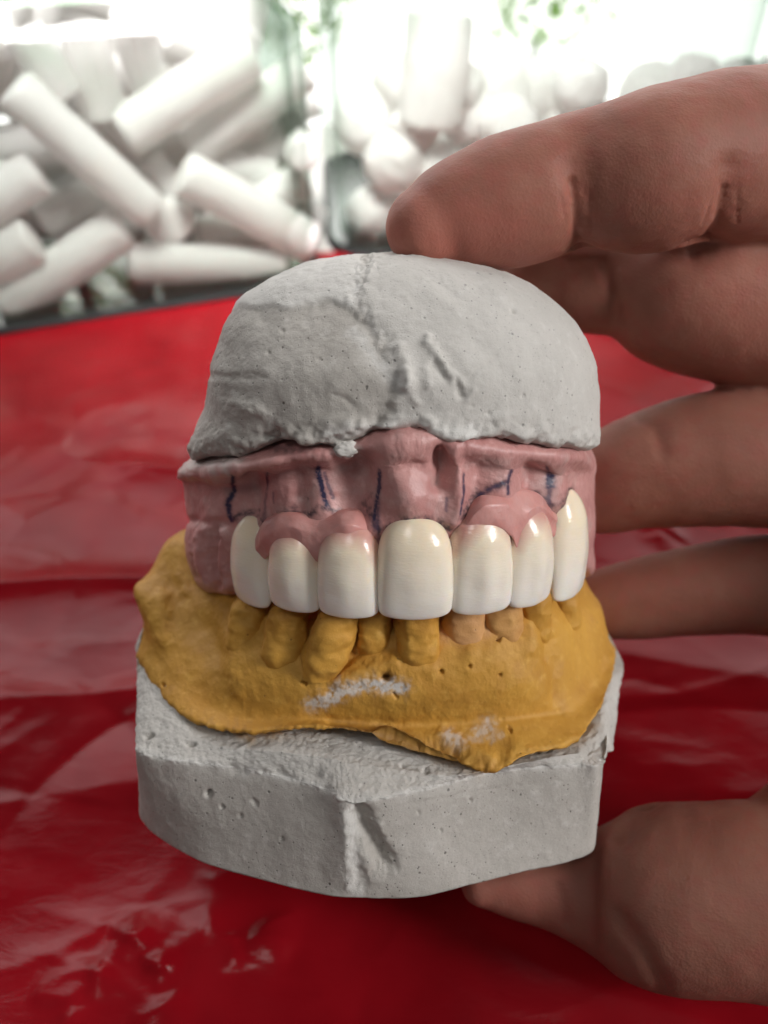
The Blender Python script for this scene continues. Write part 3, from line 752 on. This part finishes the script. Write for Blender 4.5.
def build_hand():
    chains = [
        # index finger on top of the cap
        [(426, 227, 10.95, .54), (443, 219, 11.0, .66), (468, 212, 11.05, .76), (500, 204, 11.1, .86), (545, 192, 11.1, .87), (577, 179, 11.1, .83), (605, 177, 11.05, .93), (645, 174, 11.0, 1.03), (690, 163, 11.1, 1.04), (735, 157, 11.4, 1.12), (800, 165, 11.9, 1.25), (900, 220, 12.6, 1.35), (1010, 300, 13.3, 1.4)],
        # middle finger
        [(528, 282, 13.3, .62), (560, 278, 13.3, .80), (600, 282, 13.2, .83), (622, 282, 13.1, .85), (655, 288, 13.0, 1.08), (700, 298, 12.9, 1.2), (760, 308, 12.9, 1.24), (840, 330, 13.0, 1.25), (940, 380, 13.3, 1.3), (1030, 430, 13.6, 1.35)],
        # ring finger
        [(560, 494, 13.9, .62), (600, 486, 13.8, .82), (640, 472, 13.6, .95), (690, 462, 13.4, 1.06), (750, 458, 13.3, 1.12), (840, 465, 13.4, 1.15), (950, 500, 13.6, 1.2), (1040, 540, 13.9, 1.25)],
        # little finger
        [(590, 606, 14.2, .55), (630, 600, 14.1, .68), (700, 590, 13.9, .76), (770, 585, 13.8, .85), (860, 595, 13.9, .9), (960, 630, 14.0, 1.0), (1040, 650, 14.2, 1.1)],
        # thumb under the base
        [(482, 884, 12.2, .33), (510, 884, 12.25, .48), (548, 885, 12.3, .62), (592, 890, 12.3, .86), (632, 895, 12.1, 1.16), (672, 896, 11.9, 1.28), (730, 897, 11.7, 1.29), (800, 895, 11.7, 1.42), (900, 850, 12.2, 1.8), (1010, 780, 12.9, 2.0)],
        # palm and thumb web, out of view, bulked out to shade the fingers
        [(985, 320, 12.3, 1.5), (1020, 480, 12.2, 1.9), (1015, 640, 12.2, 1.9), (1005, 770, 12.4, 2.0)],
        [(1000, 290, 13.2, 1.35), (1060, 420, 13.6, 1.5), (1080, 560, 13.9, 1.5), (1060, 700, 13.8, 1.5)],
        [(1040, 560, 14.0, 1.4), (930, 640, 14.4, 1.3), (905, 710, 14.0, 1.3), (960, 790, 13.2, 1.6)],  # palm heel outside the frame, added to darken the sheet
        [(1010, 330, 13.2, 1.5), (1150, 520, 13.6, 1.9), (1300, 640, 14.0, 2.2)],
        [(1030, 460, 13.6, 1.5), (1150, 560, 13.8, 1.9), (1320, 660, 14.2, 2.2)],
        [(1010, 780, 12.9, 2.0), (1120, 700, 13.4, 2.1), (1260, 660, 15.5, 2.6), (1420, 480, 20.0, 3.0), (1600, 300, 27.0, 3.3)],  # unseen wrist and forearm, led backwards to block light
    ]
    V = []; f = []; k = 0
    for c in chains:
        v, ff = tube(c); V.append(v); f += [tuple(i + k for i in x) for x in ff]; k += len(v)
    V = np.concatenate(V)
    me = bpy.data.meshes.new('tmp'); me.from_pydata([tuple(x) for x in V], [], f); me.update()
    o = bpy.data.objects.new('tmp', me); col.objects.link(o)
    m = o.modifiers.new('r', 'REMESH'); m.mode = 'VOXEL'; m.voxel_size = .07
    m2 = o.modifiers.new('s', 'SMOOTH'); m2.factor = .5; m2.iterations = 8
    m3 = o.modifiers.new('d', 'SUBSURF'); m3.levels = 1; m3.render_levels = 1
    dg = bpy.context.evaluated_depsgraph_get()
    nm = bpy.data.meshes.new_from_object(o.evaluated_get(dg))
    bpy.data.objects.remove(o); bpy.data.meshes.remove(me)
    n = len(nm.vertices)
    V = np.empty(n * 3, np.float32); nm.vertices.foreach_get('co', V); V = V.reshape(-1, 3).astype(float)
    NN = np.empty(n * 3, np.float32); nm.vertices.foreach_get('normal', NN); NN = NN.reshape(-1, 3).astype(float)
    Q = world_px(V); facing = ((CAM - V) * NN).sum(1) > 0
    dep = (V - CAM) @ FW
    d = .02 * fbm(V, 1.1, 3) + .006 * fbm(V, 4, 3)
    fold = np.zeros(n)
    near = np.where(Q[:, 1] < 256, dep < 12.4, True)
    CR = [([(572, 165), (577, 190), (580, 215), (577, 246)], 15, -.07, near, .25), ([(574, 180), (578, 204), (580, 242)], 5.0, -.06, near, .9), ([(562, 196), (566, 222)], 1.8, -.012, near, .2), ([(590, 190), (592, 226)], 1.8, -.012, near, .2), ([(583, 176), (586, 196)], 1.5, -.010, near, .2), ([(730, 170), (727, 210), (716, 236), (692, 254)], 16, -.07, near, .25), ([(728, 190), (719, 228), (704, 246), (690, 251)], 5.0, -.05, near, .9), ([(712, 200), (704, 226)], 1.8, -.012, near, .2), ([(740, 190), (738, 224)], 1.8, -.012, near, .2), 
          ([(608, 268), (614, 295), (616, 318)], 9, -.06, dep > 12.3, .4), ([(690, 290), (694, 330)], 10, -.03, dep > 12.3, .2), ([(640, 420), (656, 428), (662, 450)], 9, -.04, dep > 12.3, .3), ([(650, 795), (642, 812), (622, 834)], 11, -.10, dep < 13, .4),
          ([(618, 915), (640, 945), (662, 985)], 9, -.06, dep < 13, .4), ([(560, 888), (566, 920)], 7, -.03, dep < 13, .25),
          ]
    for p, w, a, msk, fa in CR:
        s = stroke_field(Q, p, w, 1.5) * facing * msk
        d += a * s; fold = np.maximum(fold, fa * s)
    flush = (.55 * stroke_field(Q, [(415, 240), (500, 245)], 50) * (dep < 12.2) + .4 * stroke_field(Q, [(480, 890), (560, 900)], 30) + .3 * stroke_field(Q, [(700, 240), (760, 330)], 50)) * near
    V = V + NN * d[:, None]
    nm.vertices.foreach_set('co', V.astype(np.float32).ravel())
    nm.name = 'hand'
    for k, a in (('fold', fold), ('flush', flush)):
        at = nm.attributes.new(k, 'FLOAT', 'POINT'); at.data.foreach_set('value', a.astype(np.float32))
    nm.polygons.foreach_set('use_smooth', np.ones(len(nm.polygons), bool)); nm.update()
    base = P(1000, 560, 13.6)
    nm.transform(Matrix.Translation(Vector(-base)))
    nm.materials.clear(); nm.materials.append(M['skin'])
    h = bpy.data.objects.new('hand', nm); col.objects.link(h); h.location = base
    tag(h, 'bare hand gripping both dental casts from the right between fingers and thumb', 'hand')
    # nail on the far upper side of the index fingertip
    a, b = P(394, 211, 11.2), P(426, 185, 11.5)
    ax = b - a; ln = np.linalg.norm(ax); ax /= ln
    nrm = UP * .75 + FW * .55 - RT * .35; nrm -= ax * (nrm @ ax); nrm /= np.linalg.norm(nrm); sd = np.cross(ax, nrm)
    nv, nu = 24, 24
    u = np.linspace(-1, 1, nu)[None]; v = np.linspace(-.08, 1, nv)[:, None]
    W = .27 * np.interp(v, [-.08, .1, .7, 1], [.62, .95, 1, .75])
    Gd = a + ax * (v * ln)[..., None] + sd * (W * np.sin(u * 1.25))[..., None] + nrm * (.42 * np.cos(u * 1.25) - .40 + 0 * v)[..., None]
    Gb = Gd - nrm * .05
    VV = np.concatenate([Gd.reshape(-1, 3), Gb.reshape(-1, 3)]) - base
    nl = mesh_obj('fingernail', VV, np.concatenate([grid_faces(nv, nu), grid_faces(nv, nu, base=nv * nu)[:, ::-1]]), M['nail'], h)
build_hand()

# ------------------------------------------------------------------ red plastic sheet and table
def build_sheet():
    nx, ny = 760, 520
    x = np.linspace(-34, 40, nx)[None]; y = (-2 + 32.3 * np.linspace(0, 1, ny) ** 1.25)[:, None]
    X = x + 0 * y; Y = y + 0 * x
    p = np.stack([X, Y, 0 * X], -1).reshape(-1, 3)
    q = p * np.array([.42, 1.2, 1]) + .5 * np.stack([fbm(p, .12, 2, 2.2), fbm(p, .12, 2, 8.8), 0 * p[:, 0]], -1)
    r1 = 1 - np.abs(perlin(q * .20 + 4.4)) * 2
    z = .45 * fbm(p, .09, 3) + .22 * np.clip(r1, 0, 1) ** 3
    # crisp creases of thin film: sharp-crested ridges of finite length
    rg = np.random.default_rng(21)
    xy = p[:, :2]
    def crease(c, a, ln, w, amp, bend):
        t = np.array([math.cos(a), math.sin(a)]); n = np.array([-t[1], t[0]])
        rel = xy - c
        m = (np.abs(rel) < ln + 5 * w).all(1)
        r = rel[m]; u = r @ t; v = r @ n - bend * (u / ln) ** 2 * ln
        k = np.clip(1 - (u / ln) ** 2, 0, 1)
        h = np.exp(-np.abs(v) / w * np.where(v > 0, 1.0, .45))
        z[m] += amp * k * h
    for i in range(210):
        c = np.array([rg.uniform(-24, 24), rg.uniform(2, 26)])
        a = rg.normal(.1, .45) if rg.random() < .7 else rg.uniform(0, 3.1)
        crease(c, a, rg.uniform(.8, 4.5), rg.uniform(.15, .7), rg.choice([-1, 1, 1]) * rg.uniform(.02, .10), rg.normal(0, .25))
    for i in range(520):
        c = np.array([rg.uniform(-22, 18), rg.uniform(2, 24)])
        crease(c, rg.normal(.1, .7), rg.uniform(.4, 2.2), rg.uniform(.07, .2), rg.choice([-1, 1, 1]) * rg.uniform(.008, .035), rg.normal(0, .35))
    # a knot of short puckers at the near left
    for px, py, n in ((130, 930, 4), (142, 962, 4), (250, 932, 4), (84, 985, 3), (215, 890, 2), (60, 1010, 3), (660, 540, 6), (745, 610, 5)):
        b = on_plane(px, py, (0, 0, .3), np.array([0, 0, 1.0]))[:2]
        for i in range(n):
            crease(b + rg.normal(0, .22, 2), rg.uniform(0, 3.1), rg.uniform(.2, .5), rg.uniform(.08, .16), rg.uniform(.05, .11), rg.normal(0, .3))
    fl = np.clip((p[:, 1] - 19) / 7, 0, 1)
    z = .26 + z * (1 - .8 * fl) - .14 * fl
    p[:, 2] = np.maximum(z, .03 + .02 * np.tanh(z))
    o = mesh_obj('plastic_sheet', p - np.array([0, 15, 0]), grid_faces(ny, nx), M['sheet'])
    o.location = (0, 15, 0)
    tag(o, 'crumpled glossy red plastic sheet spread under the casts and the jars', 'plastic sheet')
build_sheet()
def box(name, lo_, hi_, mat, kind=None):
    x0, y0, z0 = lo_; x1, y1, z1 = hi_
    V = [(x, y, z) for x in (x0, x1) for y in (y0, y1) for z in (z0, z1)]
    f = [(0, 1, 3, 2), (4, 6, 7, 5), (0, 4, 5, 1), (2, 3, 7, 6), (0, 2, 6, 4), (1, 5, 7, 3)]
    o = mesh_obj(name, V, f, mat, smooth=False, extra=[])
    if kind: o['kind'] = kind
    return o
box('table_top', (-60, -25, -3), (60, 46, -.02), M['table'], 'structure')
sk = mesh_obj('sky', [(-150, 110, -90), (150, 110, -90), (150, 110, 120), (-150, 110, 120)], [(0, 1, 2, 3)], M['sky'], smooth=False, extra=[])
sk['kind'] = 'structure'

# ------------------------------------------------------------------ jars
def rounded_square(w, d, r, n=10):
    pts = []
    for cx, cy, a0 in ((w - r, d - r, 0), (-w + r, d - r, 90), (-w + r, -d + r, 180), (w - r, -d + r, 270)):
        for k in range(n + 1):
            a = R(a0 + 90 * k / n); pts.append((cx + r * math.cos(a), cy + r * math.sin(a)))
    return np.array(pts)
def build_jar(name, label, corner_px, left_dir, width, depth, height):
    """corner: front right/left bottom corner on the table; left_dir: unit direction along the front face"""
    c0 = on_plane(corner_px[0], corner_px[1], (0, 0, .15), np.array([0, 0, 1.0]))
    e = np.array([left_dir[0], left_dir[1], 0.0]); e /= np.linalg.norm(e)
    n = np.array([-e[1], e[0], 0.0])
    if n[1] < 0: n = -n
    ctr = c0 + e * width / 2 + n * depth / 2
    ang = math.atan2(e[1], e[0]) if e[0] > 0 else math.atan2(-e[1], -e[0])
    root = empty(name, (ctr[0], ctr[1], .15), (0, 0, ang))
    tag(root, label, 'jar')
    w, d = width / 2, depth / 2
    levels = [(0.25, 1.0, 0), (.5, 1.0, 0), (height - 1.4, 1.0, 0), (height - .9, .95, 0), (height - .6, .90, 0), (height, .90, 0)]
    outer = []; inner = []
    for z, k, _ in levels:
        o_ = rounded_square(w * k, d * k, 1.9); outer.append(np.c_[o_, np.full(len(o_), z)])
        i_ = rounded_square(w * k - .42, d * k - .42, 1.5); inner.append(np.c_[i_, np.full(len(i_), z + .12)])
    m = len(outer[0])
    V = np.concatenate(outer + inner[::-1])
    nl = len(outer) * 2
    f = [tuple(x) for x in grid_faces(nl, m, True)]
    f += [tuple(range(m))[::-1], tuple(range((nl - 1) * m, nl * m))]
    mesh_obj('body', V, f, M['glass'], root, extra=[])
    # thick rim ring
    a = rounded_square(w * .93, d * .93, 1.3); b = rounded_square(w * .84, d * .84, 1.1)
    rim = [np.c_[a, np.full(m, height)], np.c_[a, np.full(m, height + .7)], np.c_[b, np.full(m, height + .7)], np.c_[b, np.full(m, height)]]
    V = np.concatenate(rim + [rim[0]])
    mesh_obj('rim', V, [tuple(x) for x in grid_faces(5, m, True)], M['edge'], root, extra=[])
    # near-black strip around the jar bottom
    a = rounded_square(w + .08, d + .08, 1.95); 
    V = np.concatenate([np.c_[a, np.full(m, -.12)], np.c_[a, np.full(m, .24)]])
    f = [tuple(x) for x in grid_faces(2, m, True)] + [tuple(range(m))[::-1], tuple(range(m, 2 * m))]
    mesh_obj('base', V, f, M['black'], root, extra=[])
    return c0, e, n, root
left_dir = on_plane(0, 336, (0, 0, .15), np.array([0, 0, 1.0])) - on_plane(325, 286, (0, 0, .15), np.array([0, 0, 1.0]))
jc, je, jn, jar1 = build_jar('glass_jar', 'square clear glass jar full of white cotton rolls, left of the casts', (328, 284), left_dir[:2], 13.5, 10.0, 9.2)

def roll_mesh(p0, p1, r, seed):
    ax = p1 - p0; ln = np.linalg.norm(ax); ax /= ln
    s = np.cross(ax, np.array([.2, .3, 1.0])); s /= np.linalg.norm(s); u = np.cross(s, ax)
    prof = [(0, 0), (0, .5), (.005, .8), (.02, .94), (.05, 1.0), (.2, 1.0), (.5, 1.01), (.8, 1.0), (.95, 1.0), (.98, .94), (.995, .8), (1, .5), (1, 0)]
    prof = cr(np.array(prof), 60, linear=True)
    th = np.linspace(0, 2 * np.pi, 40, endpoint=False)
    mid = (p0 + p1) / 2
    V = []
    for t, k in prof:
        bend = .12 * math.sin(t * math.pi) * math.sin(seed)
        V.append(p0 + ax * t * ln + s * bend + r * k * (np.cos(th)[:, None] * s + .94 * np.sin(th)[:, None] * u))
    V = np.concatenate(V)
    V = V + (.03 * r * np.stack([fbm(V + seed, 1.5, 3), fbm(V + seed * 2, 1.5, 3), fbm(V - seed, 1.5, 3)], -1)) * 2
    return V - mid, mid, grid_faces(len(prof), 40, True)
def add_roll(p0, p1, r, label, seed, group='cotton rolls in the square jar', name='cotton_roll'):
    V, mid, f = roll_mesh(p0, p1, r, seed)
    o = mesh_obj(name, V, f, M['cotton']); o.location = mid
    tag(o, label, 'cotton roll', group)
    return o
def in_jar(px, py, depth):
    return on_plane(px, py, jc + jn * depth, jn)
ROLLS = [  # px0 py0 d0, px1 py1 d1, radius px, label
    (12, 86, 1.6, 152, 214, 1.3, 23, 'longest bright cotton roll slanting down to the right across the front of the jar'),
    (122, 134, 2.6, 252, 52, 2.9, 25, 'cotton roll slanting up to the right above the long bright roll'),
    (190, 152, 3.4, 308, 68, 3.2, 21, 'cotton roll slanting up to the right and ending at the jar corner'),
    (182, 172, 1.5, 312, 244, 1.3, 23, 'bright cotton roll slanting down to the jar corner beside the casts'),
    (128, 262, 1.7, 284, 266, 1.5, 20, 'cotton roll lying level at the bottom of the jar'),
    (2, 308, 1.4, 124, 226, 1.9, 23, 'cotton roll slanting up from the lower left of the jar'),
    (-40, 222, 1.8, 40, 172, 2.0, 24, 'short-looking cotton roll with its cut end under the long bright roll'),
    (-45, 282, 1.5, 36, 240, 1.5, 24, 'cotton roll with its cut end above the lower left roll'),
    (22, 30, 2.3, 66, 98, 2.1, 22, 'cotton roll hanging down from the left rim behind the long bright roll'),
    (82, 24, 3.0, 104, 118, 3.0, 24, 'upright cotton roll under the rim, second from the left'),
    (132, 10, 2.8, 152, 88, 3.6, 22, 'upright cotton roll under the rim beside the roll slanting up'),
    (166, 222, 1.9, 176, 212, 6.0, 23, 'cotton roll seen end on at the tip of the long bright roll'),
    (216, 172, 4.6, 306, 128, 4.4, 22, 'shaded cotton roll behind the right slanting rolls'),
    (58, 304, 2.4, 138, 288, 2.6, 15, 'thin cotton roll low behind the lower left roll'),
    (40, 222, 3.4, 118, 186, 3.6, 20, 'shaded cotton roll under the middle of the long bright roll'),
    (168, 30, 4.0, 214, 52, 4.2, 18, 'small bit of a cotton roll under the rim at the top centre'),
    (302, 154, 1.0, 300, 140, 4.5, 17, 'cotton roll end added at the jar corner in place of a highlight on the glass'),  # extra roll end standing in for a glint on the jar
    (196, 236, 3.2, 262, 226, 3.4, 20, 'shaded cotton roll between the level roll and the bright corner roll'),
    (236, 218, 2.9, 306, 178, 3.0, 19, 'shaded cotton roll under the bright corner roll, rising to the right'),
    (262, 116, 5.4, 316, 96, 5.2, 20, 'shaded cotton roll deep in the jar behind the right corner'),
    (268, 190, 5.0, 318, 226, 4.6, 20, 'shaded cotton roll deep in the jar low at the right corner'),
    (76, 300, 2.9, 160, 292, 3.2, 19, 'shaded cotton roll on the jar floor behind the level roll'),
    (-20, 316, 2.9, 66, 304, 2.8, 18, 'shaded cotton roll on the jar floor at the lower left'),
    (190, 292, 3.4, 292, 280, 3.6, 20, 'shaded cotton roll on the jar floor under the level roll'),
    (150, 160, 3.6, 178, 196, 3.2, 16, 'cotton roll peeping out between the two crossing bright rolls'),
]
for i, (a, b, da, c, d_, dc, r, lab) in enumerate(ROLLS):
    p0 = in_jar(a, b, da); p1 = in_jar(c, d_, dc)
    dep = ((p0 + p1) / 2 - CAM) @ FW
    add_roll(p0, p1, r * dep / F, lab, i * 1.7 + .4)
ja = -je
# rolls packed further back
for k in range(44):
    w = .9 + 11.6 * ((k * .618) % 1); z = .7 + 8.2 * ((k + .5) / 44); dd = RNG.uniform(3.6, 7.4)
    c = jc + je * w + jn * dd; c[2] = z
    a = RNG.uniform(-1.2, 1.2); L2 = 2.6
    v = (je * math.cos(a) + np.array([0, 0, 1.0]) * math.sin(a) + jn * RNG.uniform(-.3, .3)); v /= np.linalg.norm(v)
    p0, p1 = c - v * L2, c + v * L2
    # keep inside
    for p in (p0, p1): p[2] = min(max(p[2], .95), 9.0)
    ok = True
    for p in (p0, p1):
        s = (p - jc) @ je
        if s < .9: p += je * (.9 - s)
        if s > 12.6: p -= je * (s - 12.6)
    add_roll(p0, p1, .75, 'white cotton roll packed at the back of the square jar behind the front rolls', k * 2.3 + 9, 'cotton rolls packed at the back of the jar')

# second jar, further to the right behind the fingers
jc2, je2, jn2, jar2 = build_jar('glass_jar', 'blurred glass jar of white cotton behind the index finger', (331, 259), (1, .08), 15.6, 11.0, 9.4)
def ball(px, py, dd, r, seed, label):
    p = on_plane(px, py, jc2 + jn2 * dd, jn2)
    n1, n2 = 36, 48
    th = np.linspace(0, np.pi, n1)[:, None]; ph = np.linspace(0, 2 * np.pi, n2, endpoint=False)[None]
    D = np.stack([np.sin(th) * np.cos(ph), np.sin(th) * np.sin(ph), np.cos(th) + 0 * ph], -1).reshape(-1, 3)
    V = D * (r * (1 + .16 * fbm(D, 1.3, 4, seed)))[:, None]
    o = mesh_obj('cotton_ball', V, grid_faces(n1, n2, True), M['cotton']); o.location = p
    tag(o, label, 'cotton ball', 'cotton balls in the blurred jar')
k = 0
for py in (246, 206, 166, 126, 86):
    for px in range(372, 800, 48):
        k += 1
        ball(px + RNG.uniform(-12, 12) + (28 if (py // 50) % 2 else 0), py + RNG.uniform(-12, 12), RNG.uniform(1.7, 3.6), RNG.uniform(.95, 1.25), k * 3.7, 'white cotton ball in the blurred jar behind the fingers')
p0 = on_plane(428, 128, jc2 + jn2 * 1.8, jn2); p1 = on_plane(440, 10, jc2 + jn2 * 2.4, jn2)
add_roll(p0, p1, 1.2, 'thick white cotton roll standing upright in the blurred jar behind the casts', 5.5, 'cotton rolls in the blurred jar')

# ------------------------------------------------------------------ greenery outside
def shrub(name, c, r, n, seed, label):
    rg = np.random.default_rng(seed)
    root = empty(name, (c[0], c[1], c[2] - r))
    tag(root, label, 'shrub', 'shrubs outside the window')
    D = rg.normal(size=(n, 3)); D /= np.linalg.norm(D, axis=1)[:, None]
    pos = D * (r * rg.uniform(.3, 1, (n, 1)) ** .6) * np.array([1.2, .8, 1]) * (1 + .5 * fbm(D, 1.5, 3, seed))[:, None] + np.array([0, 0, r])
    V = []; f = []
    for i in range(n):
        a = rg.normal(size=3); a /= np.linalg.norm(a); b = np.cross(a, rg.normal(size=3)); b /= np.linalg.norm(b)
        l = rg.uniform(.7, 1.3); k = len(V)
        V += [pos[i] - a * l, pos[i] + b * l * .4, pos[i] + a * l, pos[i] - b * l * .4]; f.append((k, k + 1, k + 2, k + 3))
    mesh_obj('foliage', np.array(V), f, M['leaf'], root, smooth=False, extra=[])
    t = np.linspace(0, 2 * np.pi, 10, endpoint=False)
    rows = np.concatenate([np.c_[.8 * k * np.cos(t), .8 * k * np.sin(t), np.full(10, z)] for z, k in ((-14, 1.2), (0, 1), (r, .4))])
    mesh_obj('stem', rows, [tuple(x) for x in grid_faces(3, 10, True)], M['bark'], root, extra=[])
shrub('garden_shrub', P(285, -20, 95), 9, 1300, 3, 'green garden shrub glimpsed above the corner of the cotton roll jar')
shrub('garden_shrub', P(540, -10, 95), 8, 420, 5, 'pale green garden shrub glimpsed above the blurred jar')
shrub('garden_shrub', P(90, -30, 95), 15, 2200, 8, 'green garden shrub glimpsed above the left rim of the jar')

# ------------------------------------------------------------------ light
wd = bpy.data.worlds.new('World'); sc.world = wd; wd.use_nodes = True
bg = wd.node_tree.nodes['Background']; bg.inputs[0].default_value = (.95, .97, 1, 1); bg.inputs[1].default_value = .085
def area(name, loc, target, size, power, color, sy=None, tall=None):
    l = bpy.data.lights.new(name, 'AREA'); l.energy = power; l.size = size; l.color = color
    if sy: l.spread = R(sy)
    if tall: l.shape = 'RECTANGLE'; l.size_y = tall
    o = bpy.data.objects.new(name, l); col.objects.link(o)
    o.location = loc
    o.rotation_euler = (Vector(target) - Vector(loc)).to_track_quat('-Z', 'Y').to_euler()
    return o
area('window_light', (38, -6, 32), (-1, 10.5, 5), 13, 1750, (1, .985, .965), 34, 34)
area('front_fill_light', (-10, -6, 44), (-2.5, 10.5, 4.5), 20, 190, (1, .985, .96), 24)  # added fill lamp, lifts the casts only
area('skylight', (-20, 38, 33), (-3, 14, 3), 22, 4800, (.97, .98, 1))
area('jar_fill_light', (-2, 16, 36), (-3, 35, 3), 15, 6400, (1, .985, .965), 56)  # added lamp above the jars, brightens the cotton and far sheet

sc.render.engine = 'CYCLES'
sc.cycles.use_denoising = True
sc.cycles.max_bounces = 14; sc.cycles.diffuse_bounces = 8; sc.cycles.transmission_bounces = 12; sc.cycles.glossy_bounces = 6; sc.cycles.transparent_max_bounces = 24
sc.cycles.caustics_reflective = False; sc.cycles.caustics_refractive = False
sc.cycles.sample_clamp_indirect = 6
sc.view_settings.view_transform = 'Standard'; sc.view_settings.look = 'None'
sc.view_settings.exposure = 0; sc.view_settings.gamma = 1
